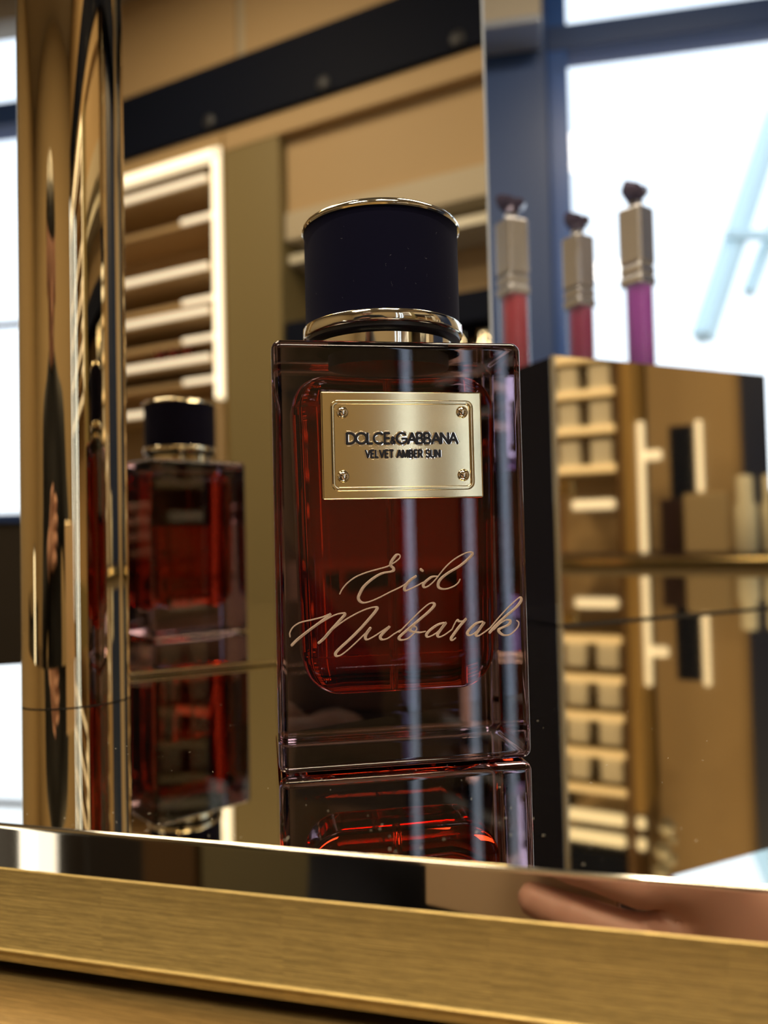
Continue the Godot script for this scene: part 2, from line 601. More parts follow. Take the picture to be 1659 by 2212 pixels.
func build_windows() -> void:
	var T := window_frame_at()
	# sill wall
	var o := struct("wall_front", boxm(Vector3(-3.4, FLOOR_Y, -0.18), Vector3(3.2, 0.164, 0.06)), mats.dark_brown)
	o.transform = T
	# solid pier between the two windows
	o = struct("trim_1", boxm(Vector3(-1.2, 0.164, -0.18), Vector3(0.66, CEIL_Y, 0.10), 0.01), mats.flare_navy_frame)
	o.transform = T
	var spans := [[-3.3, -1.2], [0.66, 3.1]]
	for k in 2:
		var w := Node3D.new()
		w.name = "window_%d" % (k + 1)
		w.set_meta("kind", "structure")
		add_child(w)
		w.transform = T
		var x0: float = spans[k][0]
		var x1: float = spans[k][1]
		var frame: Material = mats.flare_blue_frame if k == 1 else mats.flare_navy_frame
		obj("window_sill", boxm(Vector3(x0, 0.164, -0.12), Vector3(x1, 0.20, 0.09), 0.006), mats.flare_navy_frame, w)
		obj("transom", boxm(Vector3(x0, 1.85, -0.08), Vector3(x1, 1.945, 0.05), 0.008), mats.flare_navy_frame, w)
		obj("head_rail", boxm(Vector3(x0, 2.30, -0.08), Vector3(x1, CEIL_Y, 0.05), 0.008), mats.grey_band if k == 0 else mats.flare_navy_frame, w)
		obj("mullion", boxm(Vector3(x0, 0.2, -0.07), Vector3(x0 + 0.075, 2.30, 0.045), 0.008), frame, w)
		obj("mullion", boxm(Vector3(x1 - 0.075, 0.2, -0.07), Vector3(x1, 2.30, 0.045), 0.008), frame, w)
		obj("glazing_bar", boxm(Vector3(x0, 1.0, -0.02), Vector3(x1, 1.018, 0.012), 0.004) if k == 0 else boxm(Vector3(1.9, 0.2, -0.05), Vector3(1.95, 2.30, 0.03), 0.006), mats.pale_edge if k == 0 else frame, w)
		obj("pane", boxm(Vector3(x0 + 0.07, 0.2, -0.006), Vector3(x1 - 0.07, 1.85, -0.004)), mats.pane, w)
		obj("pane", boxm(Vector3(x0 + 0.07, 1.945, -0.006), Vector3(x1 - 0.07, 2.30, -0.004)), mats.pane, w)
	# grey-blue head block with a bright rounded lip on the pier
	o = obj("pier_head_box", boxm(Vector3(0.30, 1.852, 0.10), Vector3(0.640, CEIL_Y, 0.26), 0.012), mats.grey_band)
	o.transform = T
	tag(o, "pale grey-blue box at the head of the dark window pier", "box")
	o = obj("pier_lip_rail", boxm(Vector3(0.30, 1.825, 0.10), Vector3(0.640, 1.852, 0.27), 0.010), mats.pale_edge)
	o.transform = T
	tag(o, "thin bright rail under the pale box on the window pier", "rail")
	# outside: a pale steel canopy brace
	var t := thing("outside_brace", "pale blue-green slanting steel brace outside the bright window", "steel frame")
	var beams := [[Vector3(5.35, 5.6, -10.2), Vector3(3.75, 2.30, -9.0), 0.10], [Vector3(5.6, 4.9, -10.2), Vector3(4.45, 2.9, -9.3), 0.06], [Vector3(4.2, 3.62, -9.3), Vector3(5.9, 3.65, -9.6), 0.05]]
	for q in beams:
		var mb := boxm(Vector3(-q[2], -q[2], -0.5), Vector3(q[2], q[2], 0.5), 0.01)
		var e := obj("beam", mb, mats.steel_cyan, t)
		var d: Vector3 = q[1] - q[0]
		e.transform = Transform3D(Basis.looking_at(d.normalized(), Vector3.UP) * Basis.from_scale(Vector3(1, 1, d.length())), (q[0] + q[1]) * 0.5)


func build_shop_wall() -> void:
	# black beam and the tan wall above it
	var t := thing("black_beam", "long black beam with small round studs running above the lit shelves", "beam")
	on_wall(t)
	obj("fascia", wbox(-1.7, 3.4, 1.71, 1.97, -0.30, 0.02, 0.004), mats.navy_black, t)
	for s in [-0.3, 0.245, 0.78, 1.31]:
		var m := MB.new()
		m.lathe([Vector2(0.0, 0.0), Vector2(0.026, 0.0), Vector2(0.028, 0.006), Vector2(0.02, 0.012), Vector2(0.0, 0.013)], 20)
		var e := obj("stud", m, mats.stud, t)
		e.position = Vector3(-s, 1.745, 0.02)
		e.rotation.x = PI / 2
	t = thing("wall_panel", "tan upper wall panel above the black beam", "wall panel")
	on_wall(t)
	obj("panel", wbox(-1.7, 0.36, 1.972, 2.415, -0.30, -0.01), mats.wall_tan, t)
	obj("panel", wbox(0.40, 3.4, 1.972, 2.415, -0.30, -0.01), mats.wall_tan, t)
	obj("joint", wbox(0.36, 0.40, 1.972, 2.415, -0.30, -0.02), mats.grey_band, t)

	# shelf unit outlined by a strip light
	t = thing("shelf_unit", "tall wall shelf unit outlined by warm white strip lights", "shelf unit")
	on_wall(t)
	obj("back_panel", wbox(-1.5, 0.25, -0.93, 1.60, -0.295, -0.275), mats.wall_tan, t)
	obj("strip_light", wbox(-1.5, 0.285, 1.602, 1.645, -0.03, 0.012, 0.010), mats.led, t)
	obj("strip_light", wbox(0.24, 0.285, 0.63, 1.602, -0.03, 0.012, 0.010), mats.led, t)
	obj("side_panel", wbox(0.215, 0.25, -0.93, 1.60, -0.275, -0.03), mats.wall_tan, t)
	obj("side_panel", wbox(0.288, 0.292, -0.93, 1.69, -0.25, 0.004), mats.orange_edge, t)
	obj("head_panel", wbox(-1.5, 0.29, 1.648, 1.708, -0.29, 0.0), mats.wall_tan, t)
	obj("plinth", wbox(-1.5, 0.285, -0.94, -0.1, -0.27, 0.0), mats.olive, t)
	for h in [1.54, 1.18, 1.0, 0.808, 0.61]:
		var sh := obj("shelf", wbox(-1.45, 0.213, h - 0.02, h + 0.012, -0.272, -0.014), mats.wall_tan, t)
		obj("shelf_light", wbox(-1.45, 0.205, h - 0.013, h + 0.013, -0.013, 0.004, 0.006), mats.led_pink, sh)
	for h in [1.40, 1.06, 0.90, 0.728]:
		obj("rear_light", wbox(0.035, 0.205, h - 0.012, h + 0.012, -0.05, -0.034, 0.006), mats.led_pink, t)
		obj("rear_shelf", wbox(-1.45, 0.21, h - 0.012, h + 0.010, -0.272, -0.055), mats.wall_tan, t)
	strip_lamp(t, Vector3(0.6, 1.6235, 0.0135), Vector2(1.7, 0.036), lin(1.0, 0.90, 0.70), 0.95, PI)
	strip_lamp(t, Vector3(-0.2625, 1.116, 0.0135), Vector2(0.038, 0.96), lin(1.0, 0.90, 0.70), 0.95, PI)
	for k in 3:
		var p := obj("dark_red_bottle", wbox(-0.13 + k * 0.075, -0.09 + k * 0.075, 0.822, 0.882, -0.09, -0.05, 0.006), mats.dark_red)
		on_wall(p)
		tag(p, ["small dark red bottle, furthest from the lit upright", "small dark red bottle, middle of three on the lit shelf", "small dark red bottle, closest to the lit upright"][k] + ", on the shelf unit", "bottle", "dark red bottles on the lit shelf")

	# olive pier and the bay beside it
	var o := struct("trim_2", wbox(0.295, 0.56, FLOOR_Y, 1.62, -0.29, 0.0, 0.004), mats.olive)
	on_wall(o)
	t = thing("display_bay", "tan wall display bay with grey bands and a black shelf", "display bay")
	on_wall(t)
	obj("back_panel", wbox(0.562, 1.62, 0.89, 1.70, -0.295, -0.24), mats.wall_tan, t)
	obj("lower_back", wbox(0.562, 1.62, FLOOR_Y + 0.01, 0.89, -0.295, -0.24), mats.lower_tan, t, "brown lower back")
	obj("added_streak_light", wbox(1.235, 1.262, 0.02, 0.58, -0.06, -0.03, 0.008), mats.led_gold, t)  # added glowing bar, put in to make an orange streak through the bottle
	obj("head_panel", wbox(0.295, 1.62, 1.622, 1.708, -0.24, 0.0, 0.003), mats.wall_tan, t)
	obj("upper_panel", wbox(0.562, 1.62, 1.326, 1.622, -0.24, -0.05), mats.wall_tan, t)
	obj("band", wbox(0.562, 1.62, 1.215, 1.325, -0.24, -0.03, 0.004), mats.grey_band, t)
	obj("band", wbox(0.562, 1.62, 1.13, 1.165, -0.24, -0.05, 0.004), mats.cream, t)
	obj("black_shelf", wbox(0.575, 1.62, 0.785, 0.89, -0.24, 0.0, 0.004), mats.navy_black, t)
	obj("lower_shelf", wbox(0.562, 1.62, 0.60, 0.63, -0.24, -0.0, 0.004), mats.navy_black, t)
	obj("base", wbox(0.562, 1.62, FLOOR_Y + 0.01, -0.02, -0.24, 0.0, 0.004), mats.wall_tan, t)
	obj("door", wbox(0.82, 1.20, FLOOR_Y + 0.06, -0.05, 0.001, 0.016, 0.003), mats.navy_black, t, "black cupboard door")
	for k in 4:
		var m := MB.new()
		m.lathe([Vector2(0, 0), Vector2(0.034, 0), Vector2(0.038, 0.006), Vector2(0.038, 0.08), Vector2(0.03, 0.09), Vector2(0.03, 0.125), Vector2(0.0, 0.13)], 20)
		var p := obj("gold_jar", m, mats.gold_pale)
		p.transform = wall_frame() * Transform3D(Basis.IDENTITY, Vector3(-1.26 - k * 0.09, 0.631, -0.06))
		tag(p, ["first", "second", "third", "fourth"][k] + " shiny gold jar along the shelf below the black shelf, counted from the lit unit", "jar", "gold jars under the black shelf")

	# gift-box shelves, seen in the gilt block
	t = thing("box_shelf", "narrow shelf stack with gold lit edges holding white boxes", "shelf unit")
	on_wall(t)
	obj("back_panel", wbox(1.63, 1.84, 0.0, 1.70, -0.295, -0.2), mats.wall_tan, t)
	for h in [0.515, 0.397, 0.272, 0.63, 0.745]:
		var sh := obj("shelf", wbox(1.63, 1.84, h - 0.016, h + 0.006, -0.2, -0.01), mats.beige, t)
		obj("shelf_light", wbox(1.63, 1.845, h - 0.015, h + 0.010, -0.01, 0.004, 0.005), mats.led_gold, sh)
	obj("white_light", wbox(1.70, 1.835, 0.14, 0.172, -0.03, -0.005, 0.008), mats.led_pink, t)
	obj("white_light", wbox(1.65, 1.835, 0.815, 0.85, -0.03, -0.005, 0.01), mats.led, t)
	obj("white_light", wbox(1.65, 1.835, 0.88, 0.915, -0.03, -0.005, 0.01), mats.led, t)
	obj("white_light", wbox(1.868, 1.896, 0.815, 0.85, -0.03, -0.005, 0.01), mats.led, t)
	obj("white_light", wbox(1.868, 1.896, 0.88, 0.915, -0.03, -0.005, 0.01), mats.led, t)
	obj("head_panel", wbox(1.63, 1.84, 0.94, 1.04, -0.2, 0.0, 0.003), mats.navy_black, t)
	obj("upright", wbox(1.845, 1.862, 0.0, 1.70, -0.295, 0.005, 0.003), mats.brown, t)
	obj("upright", wbox(1.862, 1.90, 0.0, 0.80, -0.295, -0.005, 0.003), mats.orange_edge, t)
	var names := ["second from the top", "third from the top", "fourth from the top", "top"]
	var hs := [0.522, 0.404, 0.279, 0.637]
	for k in 4:
		for j in 2:
			var p := obj("white_box", wbox(1.665 + 0.10 * j, 1.727 + 0.105 * j, hs[k], hs[k] + 0.082, -0.09, -0.012, 0.004), mats.white_box)
			on_wall(p)
			tag(p, "white gift box on the %s gold lit shelf, on its %s end" % [names[k], "pier" if j == 0 else "counter"], "box", "white boxes on gold lit shelves")
	var yb := obj("gold_box", wbox(1.65, 1.70, 0.19, 0.24, -0.08, -0.03, 0.005), mats.gold_trim)
	on_wall(yb)
	tag(yb, "small shiny gold box beneath the white boxes", "box")

	# make-up counter
	t = thing("makeup_counter", "tan make-up counter with gold rim along the shop wall", "counter")
	on_wall(t)
	obj("front_panel", wbox(1.63, 3.2, FLOOR_Y + 0.01, -0.03, -0.29, 0.22, 0.02), mats.beige, t)
	obj("gold_rim", wbox(1.63, 3.2, -0.03, -0.005, -0.29, 0.24, 0.008), mats.gold_trim, t)
	obj("worktop", wbox(1.63, 3.2, -0.006, 0.0, -0.28, 0.23), mats.plum, t)
	t = thing("back_board", "tall tan board behind the make-up counter", "board")
	on_wall(t)
	obj("board", wbox(1.915, 2.20, 0.002, 1.70, -0.295, -0.2), mats.wall_tan, t)
	obj("board", wbox(2.20, 3.3, 0.002, 1.70, -0.295, -0.15), mats.navy_panel, t, "navy end of the board")
	t = thing("light_frame", "upright make-up mirror frame of two soft light bars", "lamp")
	on_wall(t)
	obj("light_bar", wbox(1.908, 1.93, 0.0, 0.41, -0.03, -0.005, 0.009), mats.led_pink, t)
	obj("light_bar", wbox(1.93, 1.98, 0.285, 0.318, -0.03, -0.005, 0.009), mats.led_pink, t)
	obj("light_bar", wbox(2.078, 2.098, 0.18, 0.40, -0.03, -0.005, 0.009), mats.led_pink, t)
	obj("stand", wbox(2.07, 2.106, 0.0, 0.18, -0.04, -0.01, 0.005), mats.beige, t)
	o = obj("black_screen", wbox(2.0, 2.07, 0.165, 0.39, -0.06, -0.035, 0.004), mats.navy_black)
	on_wall(o)
	tag(o, "black upright panel between the two light bars", "panel")
	o = obj("plum_case", wbox(1.97, 2.038, 0.0, 0.165, -0.06, -0.01, 0.004), mats.plum)
	on_wall(o)
	tag(o, "dark plum case standing under the black panel", "case")
	o = obj("beige_case", wbox(2.045, 2.165, 0.0, 0.175, 0.0, 0.05, 0.006), mats.beige)
	on_wall(o)
	tag(o, "plain beige case at the front of the counter", "case")
	for k in 3:
		var m := MB.new()
		m.lathe([Vector2(0, 0), Vector2(0.026, 0), Vector2(0.03, 0.006), Vector2(0.03, 0.13), Vector2(0.022, 0.15), Vector2(0.022, 0.215), Vector2(0.018, 0.222), Vector2(0.0, 0.223)], 20)
		var p := obj("cream_bottle", m, mats.cream)
		p.transform = wall_frame() * Transform3D(Basis.IDENTITY, Vector3(-2.21 - k * 0.068, 0.0, 0.03 - 0.02 * k))
		tag(p, ["cream bottle beside the beige case", "middle cream bottle of the three on the counter", "cream bottle furthest along the counter, before the navy board"][k], "bottle", "cream bottles on the counter")
	# strand of crystal drops
	t = thing("crystal_strand", "hanging strand of gold and grey crystal drops before the tan board", "ornament")
	on_wall(t)
	var m := MB.new()
	for k in 26:
		var rr := rng.randf_range(0.014, 0.030)
		m.lathe([Vector2(0, -rr * 1.2), Vector2(rr, -rr * 0.2), Vector2(rr * 0.7, rr * 0.6), Vector2(0, rr)], 7, Vector3(-1.955 + rng.randf_range(-0.025, 0.025), 0.83 + k * 0.032, rng.randf_range(-0.02, 0.03)))
	var drops := obj("drops", m, mats.cream, t)
	drops.set_meta("kind", "stuff")
	obj("cord", wbox(1.954, 1.956, 0.80, 1.70, -0.001, 0.001), mats.gold_trim, t)


func build_display() -> void:
	# plinth the bottle stands on: mirror top, polished edge, brushed band
	var path := []
	var outs := []
	var poly := PackedVector2Array()
	for k in 61:
		var x := -0.46 + k * 0.02
		var d := edge_depth(x)
		var g := -0.25513 + 0.16 * (x - 0.02)
		path.append(Vector3(x, 0, -d))
		outs.append(Vector3(g, 0, 1.0).normalized())
		poly.append(Vector2(x, -d))
	var t := thing("display_plinth", "gold display plinth with mirror top, polished edge and brushed band under the bottle", "display plinth")
	var b := MB.new()
	var top := PackedVector2Array()
	for k in 61:
		top.append(Vector2(path[k].x, path[k].z) - Vector2(outs[k].x, outs[k].z) * 0.0007)
	for q in [Vector2(0.80, -1.0), Vector2(0.06, -0.78), Vector2(-0.20, -0.4545), Vector2(-0.48, -0.38)]:
		top.append(q)
	b.cap(top, 0.0, true)
	b.cap(top, -0.0025, false)
	for k in top.size():
		var p := top[k]
		var q := top[(k + 1) % top.size()]
		var e := (q - p).orthogonal().normalized()
		b.quad(Vector3(p.x, 0, p.y), Vector3(q.x, 0, q.y), Vector3(q.x, -0.0025, q.y), Vector3(p.x, -0.0025, p.y), Vector3(e.x, 0, e.y) if k > 60 else Vector3(0, 0, 1))
	obj("mirror_top", b, mats.table_mirror, t)
	b = MB.new()
	b.sweep(path, outs, [Vector2(-0.0007, 0.00005), Vector2(-0.0003, -0.00005), Vector2(-0.0001, -0.0003), Vector2(0.0, -0.0006), Vector2(0.0, -0.0011)], 1.0)
	obj("rounded_rim", b, mats.gold_pale, t)
	b = MB.new()
	b.sweep(path, outs, [Vector2(0.0, -0.0011), Vector2(0.0, -0.0104)], 1.0)
	obj("polished_edge", b, mats.fascia, t)
	b = MB.new()
	b.sweep(path, outs, [Vector2(0.0, -0.0104), Vector2(0.0003, -0.0107), Vector2(0.0003, -0.0288), Vector2(0.0007, -0.0294)], 22.0)
	obj("brushed_band", b, mats.brushed, t)
	b = MB.new()
	b.sweep(path, outs, [Vector2(0.0007, -0.0294), Vector2(0.0011, -0.0297), Vector2(0.0011, -0.0300), Vector2(0.0004, -0.0304), Vector2(0.0004, -0.0326), Vector2(-0.001, -0.033)], 22.0)
	obj("lip", b, mats.brushed, t)
	b = MB.new()
	b.sweep(path, outs, [Vector2(-0.001, -0.033), Vector2(-0.0225, -0.034), Vector2(-0.0225, -0.037)], 1.0)
	obj("shadow_gap", b, mats.dark_gap, t)
	# body under the mirror top so that nothing is hollow
	b = MB.new()
	var body := PackedVector2Array()
	for k in 61:
		body.append(Vector2(path[k].x, path[k].z) - Vector2(outs[k].x, outs[k].z) * 0.022)
	for q in [Vector2(0.79, -0.99), Vector2(0.06, -0.77), Vector2(-0.20, -0.44), Vector2(-0.47, -0.37)]:
		body.append(q)
	b.cap(body, -0.0355, false)
	for k in body.size():
		var p := body[k]
		var q := body[(k + 1) % body.size()]
		var e := (q - p).orthogonal().normalized()
		b.quad(Vector3(p.x, -0.003, p.y), Vector3(q.x, -0.003, q.y), Vector3(q.x, -0.036, q.y), Vector3(p.x, -0.036, p.y), Vector3(e.x, 0, e.y) if k > 60 else outs[mini(k, 60)])
	obj("body", b, mats.dark_gap, t)

	# counter below: brushed gold ledge, curving down in front
	t = thing("gold_counter", "brushed gold counter ledge beneath the display plinth", "counter")
	b = MB.new()
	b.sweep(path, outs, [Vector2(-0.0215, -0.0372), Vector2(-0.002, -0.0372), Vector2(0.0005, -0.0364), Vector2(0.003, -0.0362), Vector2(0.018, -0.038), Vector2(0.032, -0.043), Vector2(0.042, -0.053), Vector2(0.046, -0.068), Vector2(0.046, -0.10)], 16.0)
	obj("ledge", b, mats.brushed_shaded, t)
	b = MB.new()
	b.sweep(path, outs, [Vector2(0.046, -0.10), Vector2(0.02, -0.104), Vector2(0.02, -0.93)], 1.0)
	obj("front_panel", b, mats.olive, t)
	b = MB.new()
	var cp := PackedVector2Array()
	for k in 61:
		cp.append(Vector2(path[k].x, path[k].z) + Vector2(outs[k].x, outs[k].z) * -0.03)
	for q in [Vector2(0.78, -0.98), Vector2(0.06, -0.76), Vector2(-0.20, -0.43), Vector2(-0.46, -0.36)]:
		cp.append(q)
	b.cap(cp, -0.0375, true)
	b.cap(cp, -0.945, false)
	for k in cp.size():
		var p := cp[k]
		var q := cp[(k + 1) % cp.size()]
		var e := (q - p).orthogonal().normalized()
		b.quad(Vector3(p.x, -0.0375, p.y), Vector3(q.x, -0.0375, q.y), Vector3(q.x, -0.945, q.y), Vector3(p.x, -0.945, p.y), Vector3(e.x, 0, e.y) if k > 60 else outs[mini(k, 60)])
	obj("carcass", b, mats.dark_brown, t)

	# dust on the mirror top
	b = MB.new()
	for k in 130:
		var x := rng.randf_range(-0.10, 0.11)
		var d := rng.randf_range(0.0, 1.0)
		d = edge_depth(x) + 0.003 + d * d * 0.16
		var l := rng.randf_range(0.00006, 0.00018)
		var a := rng.randf_range(0, TAU)
		var e := Vector3(cos(a), 0, sin(a)) * l * rng.randf_range(1.0, 3.0)
		var f := Vector3(-sin(a), 0, cos(a)) * l * 0.4
		var p := Vector3(x, 0.00012, -d)
		b.quad(p - e - f, p + e - f, p + e + f, p - e + f, Vector3.UP)
	var o := obj("dust_specks", b, mats.dust)
	o.set_meta("kind", "stuff")
	tag(o, "tiny pale dust specks scattered on the mirror top around the bottle", "dust")


func build_mirror() -> void:
	var t := thing("mirror", "tall gold-tinted mirror standing behind the perfume bottle", "mirror")
	t.transform = mirror_frame(MIRROR_OFF)
	obj("glass", boxm(Vector3(0.012, 0.0, -0.005), Vector3(0.2738, 0.60, 0.0)), mats.mirror, t)
	obj("edge", boxm(Vector3(0.2738, 0.0, -0.006), Vector3(0.2756, 0.60, 0.0006), 0.0005), mats.pale_edge, t, "pale polished side edge")
	obj("backing", boxm(Vector3(0.012, 0.0, -0.009), Vector3(0.2745, 0.60, -0.0052)), mats.black_gloss, t)
	var b := MB.new()
	b.rbox(Vector3(0.03, 0.0002, 0.0), Vector3(0.274, 0.0026, 0.0026), 0.0011, 4)
	obj("gold_bead", b, mats.gold_trim, t, "thin gold bead along the foot")


func build_block() -> void:
	var t := thing("display_block", "low gilt mirror-fronted block with black sides carrying the lip glosses", "display block")
	t.transform = mirror_frame(BLOCK_OFF)
	var u0 := 0.35911
	var u1 := 0.58337
	var h := 0.19928
	obj("front_panel", boxm(Vector3(u0 + 0.0016, 0.0006, -0.004), Vector3(u1, h, 0.0), 0.0006), mats.block_mirror, t, "gilt mirror front")
	obj("edge", boxm(Vector3(u0, 0.0006, -0.0045), Vector3(u0 + 0.0018, h + 0.0002, 0.0004), 0.0004), mats.gold_pale, t, "pale vertical edge")
	obj("body", boxm(Vector3(u0 + 0.0004, 0.0006, -0.13), Vector3(u1 - 0.0005, h - 0.0004, -0.0045), 0.001), mats.black_gloss, t)
	obj("base_strip", boxm(Vector3(u0 + 0.002, 0.0, -0.006), Vector3(u1, 0.0015, 0.0004)), mats.dark_gap, t)


func build_post() -> void:
	var t := thing("gold_post", "polished gold oval post in front of the mirror's side", "post", Vector3(-0.135, 0, -0.341), MIRROR_YAW)
	var b := MB.new()
	var prof := []
	for k in 41:
		prof.append(Vector2(0.022, 0.0004 + 0.62 * k / 40.0))
	b.lathe(prof, 128, Vector3.ZERO, 0.015 / 0.022)
	obj("tube", b, mats.gold_polished, t)
	b = MB.new()
	b.lathe([Vector2(0.0, 0.0), Vector2(0.0216, 0.0), Vector2(0.0216, 0.0004), Vector2(0.0, 0.0004)], 96, Vector3.ZERO, 0.0146 / 0.0216)
	obj("foot_pad", b, mats.dark_gap, t)
	b = MB.new()
	b.lathe([Vector2(0.022, 0.6204), Vector2(0.021, 0.6217), Vector2(0.0, 0.622)], 96, Vector3.ZERO, 0.015 / 0.022)
	obj("top_cap", b, mats.gold_polished, t)


# ---------------------------------------------------------------- the bottle
func smooth(pts: Array, per := 6) -> Array:
	var out := []
	var m := pts.size()
	for k in range(m - 1):
		var p0: Vector2 = pts[maxi(k - 1, 0)]
		var p1: Vector2 = pts[k]
		var p2: Vector2 = pts[k + 1]
		var p3: Vector2 = pts[mini(k + 2, m - 1)]
		for j in per:
			out.append(p1.cubic_interpolate(p2, p0, p3, float(j) / per))
	out.append(pts[m - 1])
	return out

func script_words() -> Array:
	var first := [
		[-194, 518, -187, 531, -171, 549, -146, 566, -114, 578, -82, 586, -54, 593, -37, 601, -23, 610, -14, 619, -15, 627, -24, 627, -34, 616, -41, 605, -42, 596, -35, 589, -34, 582, -43, 578, -64, 575, -82, 568, -105, 553, -124, 536, -135, 518, -140, 505, -136, 495, -125, 490, -106, 493, -79, 503, -47, 518, -19, 530, 2, 541],
		[32, 562, 16, 552, 3, 539, -3, 527, 1, 521, 14, 525, 36, 535, 54, 544],
		[48, 582, 50, 580, 53, 578],
		[96, 560, 81, 559, 64, 548, 54, 537, 57, 529, 67, 531, 81, 541, 96, 556, 121, 585, 150, 609, 183, 626, 200, 629, 206, 624, 196, 612, 168, 590, 130, 569, 107, 552, 99, 538, 101, 527, 113, 522, 129, 523, 148, 530, 160, 539, 166, 549]]
	var second := [
		[-340, 400, -340, 413, -329, 429, -309, 440, -278, 446, -246, 453, -222, 461, -249, 441, -287, 415, -318, 392, -335, 376],
		[-323, 390, -287, 414, -247, 439, -211, 457, -186, 462, -181, 457, -197, 440, -221, 415, -243, 391, -258, 379],
		[-250, 386, -221, 413, -180, 442, -134, 465, -102, 475, -86, 475, -88, 467, -108, 444, -140, 411, -172, 382, -197, 361, -210, 347, -207, 339, -195, 341, -177, 353, -154, 372, -127, 396, -106, 415],
		[-107, 415, -119, 399, -122, 387, -114, 383, -91, 394, -68, 408, -50, 418, -67, 402, -78, 389, -73, 381, -57, 383, -36, 396, -17, 406],
		[-22, 400, 6, 426, 39, 456, 67, 478, 81, 482, 86, 475, 69, 457, 38, 433, 6, 408, -16, 391, -23, 382, -14, 377, 5, 381, 21, 394, 31, 407, 26, 415, 14, 413, 11, 404, 23, 399, 42, 397, 57, 399],
		[113, 422, 94, 417, 72, 403, 60, 390, 63, 383, 74, 385, 95, 397, 121, 424, 103, 402, 93, 387, 100, 381, 117, 388, 138, 402],
		[138, 402, 146, 418, 154, 429, 159, 425, 171, 425, 182, 432, 161, 410, 143, 388, 134, 375, 139, 370, 148, 376],
		[231, 421, 213, 417, 194, 402, 184, 389, 190, 382, 203, 386, 222, 401, 238, 420, 220, 397, 210, 383, 217, 379, 236, 389, 258, 404],
		[255, 402, 282, 431, 312, 460, 341, 484, 351, 489, 353, 479, 336, 459, 301, 432, 272, 408, 253, 388],
		[265, 395, 287, 414, 306, 423, 318, 420, 312, 409, 293, 401, 281, 395, 284, 386, 297, 378, 315, 379, 331, 390, 342, 403, 344, 414, 338, 420]]
	return [first, second]

# capitals from strokes in a 1-high cell: returns [width, [polylines]]
func capital(ch: String, w: float) -> Array:
	var arc := func(cx: float, cy: float, rx: float, ry: float, a0: float, a1: float) -> Array:
		var l := []
		for k in 17:
			var a := deg_to_rad(lerpf(a0, a1, k / 16.0))
			l.append(Vector2(cx + rx * cos(a), cy + ry * sin(a)))
		return l
	match ch:
		"D": return [0.78 * w, [[Vector2(0, 0), Vector2(0, 1)], [Vector2(0, 1), Vector2(0.24, 1)] + arc.call(0.27, 0.5, 0.5, 0.5, 90, -90) + [Vector2(0.0, 0.0)]]]
		"O": return [1.02 * w, [arc.call(0.5, 0.5, 0.5, 0.5, 0, 360)]]
		"L": return [0.50 * w, [[Vector2(0, 1), Vector2(0, 0)], [Vector2(0, 0), Vector2(0.42, 0)]]]
		"C": return [0.95 * w, [arc.call(0.5, 0.5, 0.5, 0.5, 48, 312)]]
		"E": return [0.50 * w, [[Vector2(0, 0), Vector2(0, 1)], [Vector2(0, 1), Vector2(0.45, 1)], [Vector2(0, 0.52), Vector2(0.42, 0.52)], [Vector2(0, 0), Vector2(0.45, 0)]]]
		"G": return [1.0 * w, [arc.call(0.5, 0.5, 0.5, 0.5, 45, 340), [Vector2(0.97, 0.34), Vector2(0.97, 0.47)], [Vector2(0.55, 0.47), Vector2(0.97, 0.47)]]]
		"A": return [0.80 * w, [[Vector2(0, 0), Vector2(0.40, 1)], [Vector2(0.40, 1), Vector2(0.80, 0)], [Vector2(0.14, 0.33), Vector2(0.66, 0.33)]]]
		"B": return [0.64 * w, [[Vector2(0, 0), Vector2(0, 1)], [Vector2(0, 1)] + arc.call(0.24, 0.76, 0.24, 0.24, 90, -90) + [Vector2(0, 0.52)], arc.call(0.27, 0.26, 0.27, 0.26, 90, -90) + [Vector2(0, 0)]]]
		"N": return [0.72 * w, [[Vector2(0, 0), Vector2(0, 1)], [Vector2(0, 1), Vector2(0.70, 0)], [Vector2(0.70, 0), Vector2(0.70, 1)]]]
		"V": return [0.72 * w, [[Vector2(0, 1), Vector2(0.36, 0)], [Vector2(0.36, 0), Vector2(0.72, 1)]]]
		"T": return [0.62 * w, [[Vector2(0, 1), Vector2(0.62, 1)], [Vector2(0.31, 1), Vector2(0.31, 0)]]]
		"M": return [0.92 * w, [[Vector2(0, 0), Vector2(0, 1)], [Vector2(0, 1), Vector2(0.41, 0.05)], [Vector2(0.41, 0.05), Vector2(0.82, 1)], [Vector2(0.82, 1), Vector2(0.82, 0)]]]
		"R": return [0.62 * w, [[Vector2(0, 0), Vector2(0, 1)], [Vector2(0, 1)] + arc.call(0.30, 0.74, 0.27, 0.26, 90, -90) + [Vector2(0, 0.48)], [Vector2(0.26, 0.48), Vector2(0.60, 0)]]]
		"S": return [0.58 * w, [arc.call(0.29, 0.75, 0.26, 0.25, 30, 270) + arc.call(0.29, 0.25, 0.28, 0.25, 90, -150)]]
		"U": return [0.66 * w, [[Vector2(0, 1), Vector2(0, 0.32)] + arc.call(0.33, 0.32, 0.33, 0.32, 180, 360) + [Vector2(0.66, 1)]]]
		"&": return [0.78 * w, [[Vector2(0.62, 0.0), Vector2(0.22, 0.58)] + arc.call(0.32, 0.78, 0.17, 0.2, 215, -20) + [Vector2(0.14, 0.42)] + arc.call(0.26, 0.23, 0.25, 0.23, 120, 300) + [Vector2(0.62, 0.42)]]]
	return [0.4 * w, []]

